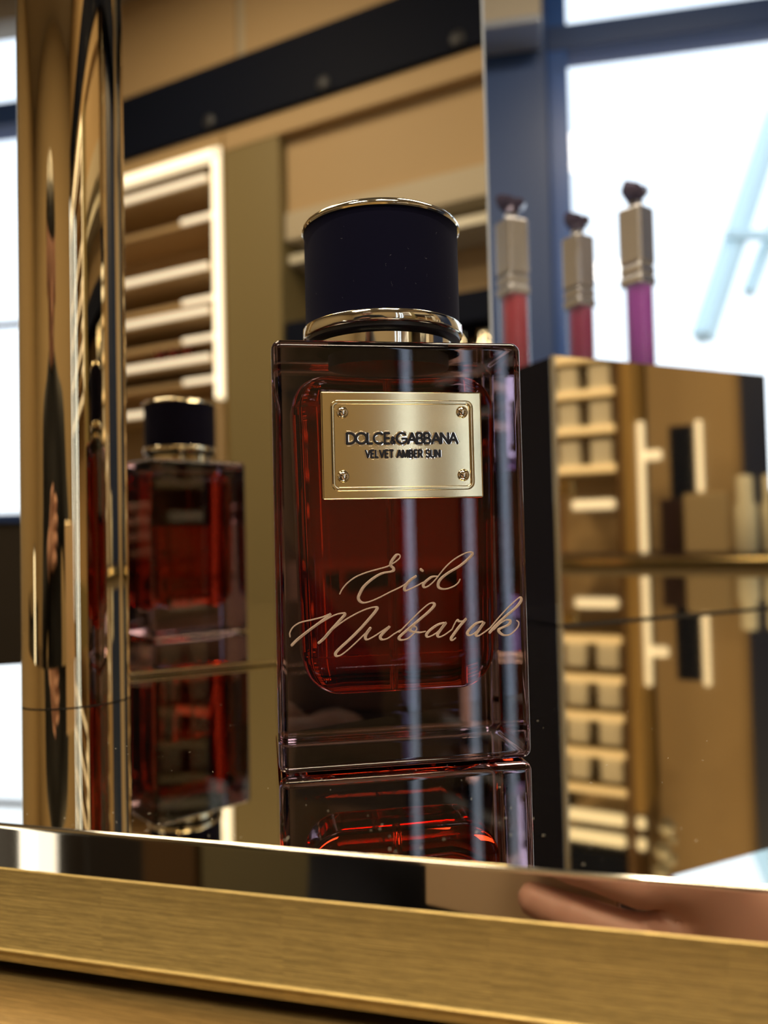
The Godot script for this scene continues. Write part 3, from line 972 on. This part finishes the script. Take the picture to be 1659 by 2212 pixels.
func lettering(text: String, x0: float, x1: float, y0: float, high: float, wide: float, halfw: float, z0: float, hgt: float, gap: float) -> MB:
	var b := MB.new()
	var total := 0.0
	for ch in text:
		total += (capital(ch, wide)[0] * (0.62 if ch == "&" else 1.0) + gap) if ch != " " else 0.42
	total -= gap
	var k := (x1 - x0 - 2 * halfw) / total
	var x := x0 + halfw
	for ch in text:
		if ch == " ":
			x += 0.42 * k
			continue
		var g := capital(ch, wide)
		var s := 0.62 if ch == "&" else 1.0
		for line in g[1]:
			var pts := []
			var wid := []
			for q in line:
				pts.append(Vector2(x + q.x * wide * k * s, y0 + halfw + q.y * (high - 2 * halfw) * s))
				wid.append(halfw * (0.8 if ch == "&" else 1.0))
			if pts.size() == 2:
				var mid: Vector2 = (pts[0] + pts[1]) * 0.5
				pts = [pts[0], mid, pts[1]]
				wid.append(wid[0])
			b.stroke(pts, wid, z0, hgt, true)
		x += (g[0] * s + gap) * k
	return b

func build_bottle() -> void:
	var W := 0.07578
	var T := 0.062
	var H := 0.12665
	var c := Vector2(cos(BOTTLE_YAW), sin(BOTTLE_YAW))          # along the front, (x, depth)
	var inn := Vector2(-c.y, c.x)
	var mid := Vector2(0.00577, 0.23045) + inn * T * 0.5
	var t := thing("perfume_bottle", "square glass perfume bottle of amber red scent with black velvet cap and gold plate", "perfume bottle", Vector3(mid.x, 0, -mid.y), BOTTLE_YAW)
	var b := MB.new()
	b.rbox(Vector3(-W / 2, 0.0004, -T / 2), Vector3(W / 2, H, T / 2), 0.0030, 6)
	var g := obj("glass_body", b, mats.glass, t)
	b = MB.new()
	var warp := func(p: Vector3) -> Vector3:
		var k := clampf((p.y - 0.02) / 0.098, 0.0, 1.0)
		var q := p
		q.x *= 0.955 + 0.075 * k
		q.y += -0.0022 * cos(clampf(p.x / 0.034, -1, 1) * PI / 2) * clampf((p.y - 0.09) / 0.028, 0.0, 1.0)
		return q
	b.rbox(Vector3(-0.0311, 0.0205, -0.0235), Vector3(0.0311, 0.1195, 0.0235), 0.012, 8, warp)
	obj("perfume", b, mats.perfume, t)
	b = MB.new()
	b.lathe([Vector2(0.0, 0.026), Vector2(0.0013, 0.026), Vector2(0.0013, 0.113), Vector2(0.0, 0.113)], 20, Vector3(-0.0012, 0, 0))
	obj("dip_tube", b, mats.tube, t)
	b = MB.new()
	b.lathe([Vector2(0.0, 0.1210), Vector2(0.011, 0.1210), Vector2(0.0195, 0.1222), Vector2(0.0195, H - 0.0004), Vector2(0.0, H - 0.0004)], 48)
	obj("pump_fitting", b, mats.black_print, t, "black pump fitting inside the neck")
	# neck and cap
	b = MB.new()
	b.lathe([Vector2(0.0, H), Vector2(0.0232, H), Vector2(0.0236, H + 0.0004), Vector2(0.0236, 0.1312), Vector2(0.0232, 0.1316), Vector2(0.0, 0.1316)], 96)
	obj("neck_ring", b, mats.gold_pale, t)
	b = MB.new()
	b.lathe([Vector2(0.0, 0.1317), Vector2(0.0245, 0.1317), Vector2(0.0258, 0.1326), Vector2(0.0258, 0.1345), Vector2(0.0, 0.1345)], 96)
	obj("seal_ring", b, mats.black_print, t, "black seal ring")
	b = MB.new()
	b.lathe([Vector2(0.0, 0.1372), Vector2(0.0258, 0.1372), Vector2(0.0258, 0.1702), Vector2(0.0, 0.1702)], 128)
	var cap := obj("cap", b, mats.velvet, t, "black velvet covered cap")
	b = MB.new()
	b.lathe([Vector2(0.0, 0.1336), Vector2(0.0256, 0.1336), Vector2(0.0265, 0.1341), Vector2(0.0267, 0.1346), Vector2(0.0267, 0.1372), Vector2(0.0264, 0.1376), Vector2(0.0258, 0.1378), Vector2(0.0, 0.1378)], 128)
	obj("lower_ring", b, mats.gold_pale, cap, "pale gold ring at the foot of the cap")
	b = MB.new()
	b.lathe([Vector2(0.0, 0.1696), Vector2(0.0262, 0.1696), Vector2(0.0266, 0.17), Vector2(0.0266, 0.1706), Vector2(0.0262, 0.1714), Vector2(0.0250, 0.1722), Vector2(0.0225, 0.1728), Vector2(0.0, 0.1732)], 128)
	obj("top_disc", b, mats.gold_pale, cap, "domed gold disc on top")
	# lint on the velvet
	b = MB.new()
	for k in 24:
		var a := rng.randf_range(-0.2, PI + 0.2)
		var y := rng.randf_range(0.140, 0.168)
		var rr := 0.02586
		var l := rng.randf_range(0.00006, 0.0003)
		var tilt := rng.randf_range(-1.2, 1.2)
		var prev := Vector3.ZERO
		for j in 4:
			var aa := a + (j * l * cos(tilt + j * 0.35)) / rr
			var p := Vector3(cos(aa) * rr, y + j * l * sin(tilt + j * 0.35), sin(aa) * rr)
			if j > 0:
				var nn := Vector3(cos(aa), 0, sin(aa))
				var s := Vector3.UP * 0.000025
				b.quad(prev - s, p - s, p + s, prev + s, nn)
			prev = p
	var lint := obj("lint", b, mats.lint, cap)
	lint.set_meta("kind", "stuff")
	# label plate on the front
	var zf := T / 2
	var x0 := -0.02398
	var x1 := 0.02433
	var y0 := 0.07913
	var y1 := 0.11087
	b = MB.new()
	b.rbox(Vector3(x0, y0, zf - 0.0002), Vector3(x1, y1, zf + 0.0013), 0.0006, 4)
	var plate := obj("label_plate", b, mats.plate, t, "polished gold label plate")
	obj("adhesive_pad", boxm(Vector3(x0 + 0.001, y0 + 0.001, zf - 0.0006), Vector3(x1 - 0.001, y1 - 0.001, zf - 0.0003)), mats.black_print, plate, "black pad behind the plate")
	# raised border: a bead round a rounded rectangle
	var ring := []
	var rr := 0.0016
	var bx0 := -0.0206
	var bx1 := 0.0209
	var by0 := 0.0822
	var by1 := 0.1076
	for q in [[bx1 - rr, by1 - rr, 0], [bx0 + rr, by1 - rr, 90], [bx0 + rr, by0 + rr, 180], [bx1 - rr, by0 + rr, 270]]:
		for j in 7:
			var a := deg_to_rad(q[2] + 15.0 * j)
			ring.append(Vector2(q[0] + rr * cos(a), q[1] + rr * sin(a)))
	ring.append(ring[0])
	ring.append(ring[1])
	var wid := []
	for k in ring.size():
		wid.append(0.00065)
	b = MB.new()
	b.stroke(ring, wid, zf + 0.0013, 0.0006)
	obj("raised_border", b, mats.plate, plate)
	for q in [Vector2(-0.01765, 0.10469), Vector2(0.0182, 0.10475), Vector2(-0.01773, 0.08591), Vector2(0.01815, 0.08593)]:
		b = MB.new()
		var prof := []
		for k in 9:
			var a := PI / 2 * k / 8.0
			prof.append(Vector2(0.00185 * cos(a), 0.0013 * sin(a)))
		prof.append(Vector2(0.0, 0.0013))
		b.lathe(prof, 28)
		var e := obj("rivet", b, mats.rivet, plate)
		e.position = Vector3(q.x, q.y, zf + 0.0012)
		e.rotation.x = PI / 2
	obj("brand_halo", lettering("DOLCE&GABBANA", -0.01725, 0.01729, 0.0947, 0.00452, 0.90, 0.00073, zf + 0.0011, 0.00035, 0.075), mats.rivet, plate)
	obj("brand_lettering", lettering("DOLCE&GABBANA", -0.01685, 0.01689, 0.0951, 0.00372, 0.90, 0.00033, zf + 0.0013, 0.0005, 0.075), mats.black_print, plate, "raised black capitals")
	obj("name_halo", lettering("VELVET AMBER SUN", -0.01168, 0.01173, 0.09075, 0.0033, 0.95, 0.00061, zf + 0.0011, 0.00035, 0.22), mats.rivet, plate)
	obj("name_lettering", lettering("VELVET AMBER SUN", -0.01133, 0.01138, 0.0911, 0.0026, 0.95, 0.00026, zf + 0.0013, 0.0004, 0.22), mats.black_print, plate, "small black capitals")
	# hand engraved script
	var words := script_words()
	for w in 2:
		b = MB.new()
		for line in words[w]:
			var pts := []
			for k in range(0, line.size(), 2):
				pts.append(Vector2(line[k], line[k + 1]) * 0.0001)
			pts = smooth(pts, 6)
			var ws := []
			for k in pts.size():
				var d: Vector2 = (pts[mini(k + 1, pts.size() - 1)] - pts[maxi(k - 1, 0)]).normalized()
				ws.append(0.00020 + 0.00026 * clampf(-d.y + 0.15, 0.0, 1.0))
			for pass_ in 2:
				var w2 := ws.duplicate()
				for k in range(1, ws.size() - 1):
					w2[k] = (ws[k - 1] + ws[k] * 2 + ws[k + 1]) * 0.25
				ws = w2
			b.stroke(pts, ws, zf + 0.00002, 0.00008)
		obj("engraved_word", b, mats.engraving, t, ["engraved script word Eid", "engraved script word Mubarak"][w])


# ---------------------------------------------------------------- lip glosses on the block
func build_glosses() -> void:
	var T := mirror_frame(BLOCK_OFF)
	var spots := [[0.386, 0.0862, mats.gloss_red, "lip gloss tube of rosy red nearest the mirror edge, under a crystal-topped cap"],
		[0.4635, 0.094, mats.gloss_plum, "lip gloss tube of deep plum pink, middle of the three on the gilt block"],
		[0.4686, 0.0262, mats.gloss_violet, "lip gloss tube of violet pink standing alone before the bright window"]]
	for k in 3:
		var sp: Array = spots[k]
		var at: Vector3 = T * Vector3(sp[0], 0.19928 - 0.0004, -sp[1])
		var t := thing("lip_gloss", sp[3], "lip gloss", at, MIRROR_YAW + 0.1 * k, "crystal capped lip glosses on the block")
		t.scale = Vector3(1.12, 1.0, 1.12)
		var b := MB.new()
		b.lathe([Vector2(0, 0.0), Vector2(0.0105, 0.0), Vector2(0.0115, 0.001), Vector2(0.0115, 0.071), Vector2(0.0, 0.0712)], 32)
		obj("tube", b, mats.clear, t)
		b = MB.new()
		b.lathe([Vector2(0, 0.003), Vector2(0.0085, 0.003), Vector2(0.009, 0.004), Vector2(0.009, 0.070), Vector2(0.0, 0.0705)], 32, Vector3(0.0015, 0, 0))
		obj("colour_fill", b, sp[2], t)
		b = MB.new()
		b.rbox(Vector3(-0.0096, 0.0713, -0.0096), Vector3(0.0096, 0.0795, 0.0096), 0.0022, 3)
		b.rbox(Vector3(-0.0092, 0.0796, -0.0092), Vector3(0.0092, 0.0886, 0.0092), 0.0022, 3)
		obj("collar", b, mats.satin_silver, t)
		b = MB.new()
		b.rbox(Vector3(-0.0096, 0.0887, -0.0096), Vector3(0.0096, 0.1368, 0.0096), 0.0026, 4)
		obj("cap", b, mats.satin_silver, t)
		b = MB.new()
		b.lathe([Vector2(0.0075, 0.1366), Vector2(0.0055, 0.1376), Vector2(0.0045, 0.139), Vector2(0.0055, 0.142)], 16)
		obj("stem", b, mats.silver_gold, t)
		b = MB.new()
		var heart := []
		for j in 28:
			var a := TAU * j / 28
			heart.append(Vector2(0.0140 * pow(sin(a), 3), 0.0100 * (cos(a) * 0.95 - 0.36 * cos(2 * a) - 0.14 * cos(3 * a) - 0.07 * cos(4 * a))))
		for j in 28:
			var p: Vector2 = heart[j]
			var q: Vector2 = heart[(j + 1) % 28]
			for s in [-1.0, 1.0]:
				var A := Vector3(p.x, 0.1505 + p.y, 0)
				var B := Vector3(q.x, 0.1505 + q.y, 0)
				var A2 := Vector3(p.x * 0.6, 0.1505 + p.y * 0.6, s * 0.0062)
				var B2 := Vector3(q.x * 0.6, 0.1505 + q.y * 0.6, s * 0.0062)
				var C := Vector3(0, 0.1505, s * 0.008)
				var e := (p + q).normalized()
				var f := Vector3(e.x, e.y, s * 0.9).normalized()
				b.quad(A, B, B2, A2, f)
				var f2 := Vector3(e.x * 0.35, e.y * 0.35, s).normalized()
				b.tri(A2, B2, C, f2, f2, f2)
		obj("crystal_heart", b, mats.crystal, t)


# ---------------------------------------------------------------- behind the photographer
func build_back_room() -> void:
	var t := thing("low_cabinet", "low cabinet of dark, brown and olive doors behind the photographer", "cabinet")
	obj("body", boxm(Vector3(-1.46, FLOOR_Y + 0.05, 0.92), Vector3(-0.30, -0.25, 1.35), 0.006), mats.dark_brown, t)
	obj("door", boxm(Vector3(-1.24, FLOOR_Y + 0.07, 0.90), Vector3(-1.08, -0.27, 0.925), 0.004), mats.brown, t)
	obj("door", boxm(Vector3(-1.06, FLOOR_Y + 0.07, 0.90), Vector3(-0.32, -0.27, 0.925), 0.004), mats.olive, t)
	obj("worktop", boxm(Vector3(-1.48, -0.25, 0.89), Vector3(-0.28, -0.22, 1.37), 0.006), mats.black_gloss, t)
	obj("plinth", boxm(Vector3(-1.44, FLOOR_Y, 0.95), Vector3(-0.32, FLOOR_Y + 0.05, 1.33)), mats.black_print, t)
	t = thing("side_cabinet", "plain dark brown cabinet against the left wall, beyond the lamp column", "cabinet")
	obj("body", boxm(Vector3(-3.0, FLOOR_Y, 0.6), Vector3(-1.80, -0.15, 1.5), 0.006), mats.dark_brown, t)
	obj("worktop", boxm(Vector3(-3.02, -0.15, 0.58), Vector3(-1.78, -0.12, 1.52), 0.006), mats.black_gloss, t)
	t = thing("light_column", "bright white floor lamp column beside the low cabinet", "lamp", Vector3(-1.695, FLOOR_Y, 0.96))
	obj("base", boxm(Vector3(-0.07, 0, -0.07), Vector3(0.07, 0.03, 0.07), 0.006), mats.black_print, t)
	obj("shade", boxm(Vector3(-0.034, 0.03, -0.034), Vector3(0.034, 1.0, 0.034), 0.010), glow(lin(1.0, 0.95, 0.82), 1.6), t)
	strip_lamp(t, Vector3(0, 0.515, -0.036), Vector2(0.06, 0.95), lin(1.0, 0.95, 0.82), 1.6, 0.0)
	obj("top_cap", boxm(Vector3(-0.038, 1.0, -0.038), Vector3(0.038, 1.02, 0.038), 0.006), mats.black_print, t)
	# three upright cool tubes on the back wall
	for k in 3:
		var x: float = [0.53, 0.68, 0.775][k]
		t = thing("tube_light", ["slim upright cool white tube light standing closest to the photographer", "slim upright cool white tube light, middle of the three stands", "slim upright cool white tube light standing closest to the shelf wall"][k], "lamp", Vector3(x, 0, 1.25), 0.0, "upright tube lights")
		obj("holder", boxm(Vector3(-0.014, FLOOR_Y + 0.02, 0.0), Vector3(0.014, 0.95, 0.02), 0.003), mats.navy_black, t)
		obj("tube", boxm(Vector3(-0.008, -0.62, -0.014), Vector3(0.008, 0.92, 0.0), 0.005), mats.led_blue, t)
		strip_lamp(t, Vector3(0, 0.15, -0.016), Vector2(0.014, 1.5), lin(0.62, 0.76, 1.0), 2.7, 0.0)
		obj("foot", boxm(Vector3(-0.035, FLOOR_Y, -0.06), Vector3(0.035, FLOOR_Y + 0.02, 0.08), 0.005), mats.navy_black, t)


func build_phone() -> void:
	var t := thing("phone", "gold phone held upright in front of the display taking the picture", "phone", Vector3(-0.033, EYE, 0.004))
	t.rotation.x = 0.0322
	obj("back_panel", boxm(Vector3(-0.0425, -0.163, 0.0), Vector3(0.0425, 0.018, 0.002), 0.0009), mats.phone_back, t)
	obj("edge", boxm(Vector3(-0.0432, -0.1637, 0.0012), Vector3(0.0432, 0.0187, 0.0075), 0.003), mats.phone_edge, t)
	obj("screen", boxm(Vector3(-0.0415, -0.162, 0.0074), Vector3(0.0415, 0.017, 0.0082), 0.0003), mats.lens, t)


# ---------------------------------------------------------------- the photographer: smooth-joined tapered limbs, meshed as surface nets
class Field:
	var lo: Vector3
	var cell: float
	var nx: int
	var ny: int
	var nz: int
	var f := PackedFloat32Array()

	func _init(a: Vector3, b: Vector3, c: float) -> void:
		lo = a
		cell = c
		nx = int((b.x - a.x) / c) + 2
		ny = int((b.y - a.y) / c) + 2
		nz = int((b.z - a.z) / c) + 2
		f.resize(nx * ny * nz)
		f.fill(1.0)

	# tapered capsule; squash flattens along z
	func bone(p: Vector3, q: Vector3, rp: float, rq: float, k := 0.02, sq := Vector3.ONE) -> void:
		var m := maxf(rp, rq) + k + cell * 2.0
		var e := Vector3(m / minf(1.0, sq.x), m / minf(1.0, sq.y), m / minf(1.0, sq.z))
		var a := (p.min(q) - e - lo) / cell
		var b := (p.max(q) + e - lo) / cell
		var d := (q - p) * sq
		var dd := maxf(d.length_squared(), 1e-9)
		for z in range(maxi(0, int(a.z)), mini(nz, int(b.z) + 1)):
			for y in range(maxi(0, int(a.y)), mini(ny, int(b.y) + 1)):
				for x in range(maxi(0, int(a.x)), mini(nx, int(b.x) + 1)):
					var w := (lo + Vector3(x, y, z) * cell - p) * sq
					var t := clampf(w.dot(d) / dd, 0.0, 1.0)
					var s := (w - d * t).length() - lerpf(rp, rq, t)
					var i := (z * ny + y) * nx + x
					var o := f[i]
					var h := clampf(0.5 + 0.5 * (o - s) / k, 0.0, 1.0)
					f[i] = lerpf(o, s, h) - k * h * (1.0 - h)

	func carve(p: Vector3, r: float, k := 0.004) -> void:
		var a := (p - Vector3.ONE * (r + k) - lo) / cell
		var b := (p + Vector3.ONE * (r + k) - lo) / cell
		for z in range(maxi(0, int(a.z)), mini(nz, int(b.z) + 2)):
			for y in range(maxi(0, int(a.y)), mini(ny, int(b.y) + 2)):
				for x in range(maxi(0, int(a.x)), mini(nx, int(b.x) + 2)):
					var i := (z * ny + y) * nx + x
					f[i] = maxf(f[i], r - (lo + Vector3(x, y, z) * cell).distance_to(p))

	func grad(x: int, y: int, z: int) -> Vector3:
		var i := (z * ny + y) * nx + x
		return Vector3(f[i + 1] - f[i], f[i + nx] - f[i], f[i + nx * ny] - f[i])

	func into(mb: MB) -> void:
		var at := {}
		var nn := {}
		var off := [0, 1, nx, nx + 1, nx * ny, nx * ny + 1, nx * ny + nx, nx * ny + nx + 1]
		var edges := [[0, 1], [2, 3], [4, 5], [6, 7], [0, 2], [1, 3], [4, 6], [5, 7], [0, 4], [1, 5], [2, 6], [3, 7]]
		for z in nz - 1:
			for y in ny - 1:
				for x in nx - 1:
					var i := (z * ny + y) * nx + x
					var ins := 0
					for o in off:
						if f[i + o] < 0.0:
							ins += 1
					if ins == 0 or ins == 8:
						continue
					var sum := Vector3.ZERO
					var n := 0
					for e in edges:
						var fa := f[i + off[e[0]]]
						var fb := f[i + off[e[1]]]
						if (fa < 0.0) != (fb < 0.0):
							var t := fa / (fa - fb)
							var pa := Vector3(e[0] & 1, (e[0] >> 1) & 1, e[0] >> 2)
							var pb := Vector3(e[1] & 1, (e[1] >> 1) & 1, e[1] >> 2)
							sum += pa.lerp(pb, t)
							n += 1
					at[i] = lo + (Vector3(x, y, z) + sum / n) * cell
					var g := Vector3.ZERO
					for c in [[0, 1], [2, 3], [4, 5], [6, 7]]:
						g.x += f[i + off[c[1]]] - f[i + off[c[0]]]
					for c in [[0, 2], [1, 3], [4, 6], [5, 7]]:
						g.y += f[i + off[c[1]]] - f[i + off[c[0]]]
					for c in [[0, 4], [1, 5], [2, 6], [3, 7]]:
						g.z += f[i + off[c[1]]] - f[i + off[c[0]]]
					nn[i] = g.normalized()
		var st := [1, nx, nx * ny]
		for i in at:
			for ax in 3:
				var u: int = st[(ax + 1) % 3]
				var w: int = st[(ax + 2) % 3]
				var a := f[i]
				var b := f[i + st[ax]]
				if (a < 0.0) == (b < 0.0):
					continue
				if at.has(i - u) and at.has(i - w) and at.has(i - u - w):
					mb.quad_s([at[i], at[i - u], at[i - u - w], at[i - w]], [nn[i], nn[i - u], nn[i - u - w], nn[i - w]])


func build_person() -> void:
	var t := thing("person", "person in dark clothes bending forward, holding up a gold phone, left hand on chest", "person")
	var sr := Vector3(-0.07, 0.19, 0.37)
	var er := Vector3(0.10, -0.08, 0.31)
	var wr := Vector3(0.064, -0.127, 0.046)
	var sl := Vector3(-0.41, 0.19, 0.38)
	var el := Vector3(-0.50, -0.06, 0.36)
	var wl := Vector3(-0.30, 0.06, 0.22)
	var neck := Vector3(-0.24, 0.25, 0.36)
	var chest := Vector3(-0.24, 0.13, 0.40)
	var waist := Vector3(-0.25, -0.06, 0.45)
	var hip := Vector3(-0.26, -0.20, 0.48)
	var hr := Vector3(-0.17, -0.23, 0.48)
	var hl := Vector3(-0.35, -0.23, 0.48)
	var kr := Vector3(-0.16, -0.55, 0.38)
	var kl := Vector3(-0.37, -0.55, 0.40)
	var ar := Vector3(-0.15, -0.88, 0.50)
	var al := Vector3(-0.38, -0.88, 0.52)
	var head := Vector3(-0.225, 0.385, 0.29)
	# body
	var b := MB.new()
	var fd := Field.new(Vector3(-0.62, -0.96, 0.10), Vector3(0.22, 0.36, 0.68), 0.014)
	for q in [[hip, waist, 0.125, 0.115], [waist, chest, 0.11, 0.125], [chest, neck, 0.11, 0.055]]:
		fd.bone(q[0], q[1], q[2], q[3], 0.05, Vector3(0.85, 1, 1.15))
	for q in [[neck, sr, 0.05, 0.055], [neck, sl, 0.05, 0.055], [sr, er, 0.05, 0.038], [sl, el, 0.05, 0.038], [er, wr, 0.039, 0.027], [el, wl, 0.039, 0.026],
		[hip, hr, 0.10, 0.085], [hip, hl, 0.10, 0.085], [hr, kr, 0.082, 0.055], [hl, kl, 0.082, 0.055], [kr, ar, 0.052, 0.034], [kl, al, 0.052, 0.034],
		[ar, ar + Vector3(0, -0.03, -0.02), 0.034, 0.03], [al, al + Vector3(0, -0.03, -0.02), 0.034, 0.03], [neck, Vector3(-0.235, 0.32, 0.32), 0.052, 0.048]]:
		fd.bone(q[0], q[1], q[2], q[3], 0.03)
	fd.into(b)
	# head
	fd = Field.new(head - Vector3(0.12, 0.16, 0.14), head + Vector3(0.12, 0.16, 0.15), 0.006)
	var fwd := Vector3(0.25, -0.45, -0.86).normalized()      # looking at the phone
	var upv := (Vector3.UP - fwd * fwd.y).normalized()
	var sd := fwd.cross(upv)
	fd.bone(head + upv * 0.03 - fwd * 0.02, head + upv * 0.025 + fwd * 0.015, 0.082, 0.076, 0.03)
	fd.bone(head - upv * 0.02 + fwd * 0.02, head - upv * 0.07 + fwd * 0.045, 0.060, 0.032, 0.03)
	fd.bone(head - upv * 0.05 - fwd * 0.02, head - upv * 0.13 - fwd * 0.03, 0.05, 0.05, 0.03)
	fd.bone(head + fwd * 0.082 + upv * 0.005, head + fwd * 0.104 - upv * 0.028, 0.009, 0.013, 0.008)
	fd.bone(head - upv * 0.056 + fwd * 0.078 - sd * 0.014, head - upv * 0.056 + fwd * 0.078 + sd * 0.014, 0.007, 0.007, 0.006)
	for s in [-1.0, 1.0]:
		fd.carve(head + fwd * 0.097 + sd * 0.031 * s + upv * 0.004, 0.015)
		fd.bone(head + sd * 0.031 * s + fwd * 0.073 + upv * 0.004, head + sd * 0.031 * s + fwd * 0.074 + upv * 0.004, 0.012, 0.012, 0.003)
		fd.bone(head + sd * 0.079 * s + upv * 0.012 - fwd * 0.01, head + sd * 0.080 * s - upv * 0.028 - fwd * 0.004, 0.012, 0.008, 0.006)
	fd.into(b)
	# right hand closed round the phone
	var g := Vector3(0.0, -0.017, -0.006)
	fd = Field.new(Vector3(-0.055, -0.17, -0.055), Vector3(0.105, 0.01, 0.085), 0.003)
	fd.bone(wr, Vector3(0.052, -0.075, 0.022) + g, 0.025, 0.024, 0.012)
	fd.bone(Vector3(0.058, -0.085, 0.024) + g, Vector3(0.038, -0.045, 0.006) + g, 0.022, 0.016, 0.012)
	fd.bone(Vector3(0.056, -0.06, 0.02) + g, Vector3(0.036, -0.030, 0.004) + g, 0.018, 0.013, 0.012)
	fd.bone(Vector3(0.058, -0.09, 0.02) + g, Vector3(0.040, -0.088, -0.002) + g, 0.017, 0.012, 0.012)
	for k in 4:
		var y: float = [-0.024, -0.045, -0.066, -0.086][k]
		var l: float = [0.92, 1.0, 0.95, 0.76][k]
		var k0 := Vector3(0.034, y, 0.000) + g
		var k1 := Vector3(0.022, y + 0.001, -0.0105) + g
		var k2 := Vector3(0.022 - 0.026 * l, y + 0.003, -0.0075) + g
		var k3 := k2 + Vector3(-0.020 * l, 0.002, 0.0035)
		fd.bone(k0, k1, 0.0098, 0.0088, 0.003)
		fd.bone(k1, k2, 0.0088, 0.0080, 0.002)
		fd.bone(k2, k3, 0.0080, 0.0068, 0.002)
	fd.bone(Vector3(0.056, -0.080, 0.034) + g, Vector3(0.036, -0.045, 0.030) + g, 0.014, 0.0115, 0.008)
	fd.bone(Vector3(0.036, -0.045, 0.030) + g, Vector3(0.014, -0.022, 0.027) + g, 0.011, 0.0095, 0.003)
	fd.bone(Vector3(0.014, -0.022, 0.027) + g, Vector3(-0.008, -0.010, 0.0245) + g, 0.0095, 0.0075, 0.002)
	fd.into(b)
	# the left hand rests flat against the chest, fingers pointing to the right arm
	fd = Field.new(wl + Vector3(-0.05, -0.07, -0.06), wl + Vector3(0.20, 0.09, 0.08), 0.004)
	fd.bone(wl, wl + Vector3(0.05, 0.015, 0.004), 0.025, 0.022, 0.012, Vector3(1, 1, 1.2))
	for k in 4:
		var a := wl + Vector3(0.082, 0.050 - 0.020 * k, 0.004)
		var l: float = [0.9, 1.0, 0.95, 0.75][k]
		fd.bone(wl + Vector3(0.035, 0.032 - 0.013 * k, 0.004), a, 0.014, 0.0105, 0.008)
		fd.bone(a, a + Vector3(0.038 * l, 0.004, 0.006), 0.0100, 0.0088, 0.002)
		fd.bone(a + Vector3(0.038 * l, 0.004, 0.006), a + Vector3(0.064 * l, 0.003, 0.018), 0.0088, 0.0072, 0.002)
	fd.bone(wl + Vector3(0.02, 0.02, -0.006), wl + Vector3(0.055, 0.056, -0.012), 0.013, 0.010, 0.006)
	fd.bone(wl + Vector3(0.055, 0.056, -0.012), wl + Vector3(0.085, 0.066, -0.008), 0.010, 0.0078, 0.002)
	fd.into(b)
	obj("body", b, mats.skin, t)
	# clothes
	b = MB.new()
	fd = Field.new(Vector3(-0.64, -0.40, 0.14), Vector3(0.24, 0.36, 0.70), 0.014)
	for q in [[hip, waist, 0.142, 0.132], [waist, chest, 0.128, 0.142], [chest, neck - Vector3(0, 0.02, 0), 0.128, 0.072]]:
		fd.bone(q[0], q[1], q[2], q[3], 0.05, Vector3(0.85, 1, 1.15))
	for q in [[neck, sr, 0.066, 0.072], [neck, sl, 0.066, 0.072], [sr, er, 0.067, 0.055], [sl, el, 0.067, 0.055], [er, er.lerp(wr, 0.35), 0.055, 0.05], [el, el.lerp(wl, 0.8), 0.055, 0.042]]:
		fd.bone(q[0], q[1], q[2], q[3], 0.035)
	fd.into(b)
	obj("jumper", b, mats.cloth_black, t)
	b = MB.new()
	fd = Field.new(Vector3(-0.54, -0.94, 0.24), Vector3(0.02, -0.08, 0.70), 0.014)
	for q in [[hip + Vector3(0, 0.04, 0), hip, 0.13, 0.135], [hip, hr, 0.12, 0.105], [hip, hl, 0.12, 0.105], [hr, kr, 0.098, 0.073], [hl, kl, 0.098, 0.073], [kr, ar, 0.072, 0.058], [kl, al, 0.072, 0.058]]:
		fd.bone(q[0], q[1], q[2], q[3], 0.03)
	fd.into(b)
	obj("trousers", b, mats.cloth_navy, t)
	for a in [ar, al]:
		b = MB.new()
		fd = Field.new(Vector3(a.x - 0.08, -0.97, a.z - 0.24), Vector3(a.x + 0.08, -0.80, a.z + 0.10), 0.008)
		fd.bone(a + Vector3(0, -0.028, 0.025), a + Vector3(0, -0.032, -0.13), 0.043, 0.036, 0.02)
		fd.bone(a + Vector3(0, 0.02, 0), a + Vector3(0, -0.03, 0.0), 0.043, 0.043, 0.02)
		for i in fd.f.size():
			var y := fd.lo.y + ((i / fd.nx) % fd.ny) * fd.cell
			fd.f[i] = maxf(fd.f[i], FLOOR_Y + 0.001 - y)
		fd.into(b)
		obj("shoe", b, mats.black_print, t)
	b = MB.new()
	fd = Field.new(head - Vector3(0.14, 0.16, 0.15), head + Vector3(0.14, 0.17, 0.17), 0.008)
	fd.bone(head + upv * 0.045 - fwd * 0.03, head + upv * 0.045 + fwd * 0.018, 0.085, 0.070, 0.03)
	fd.bone(head - fwd * 0.045 + upv * 0.02, head - fwd * 0.06 - upv * 0.06, 0.078, 0.055, 0.03)
	fd.into(b)
	obj("hair", b, mats.hair, t)
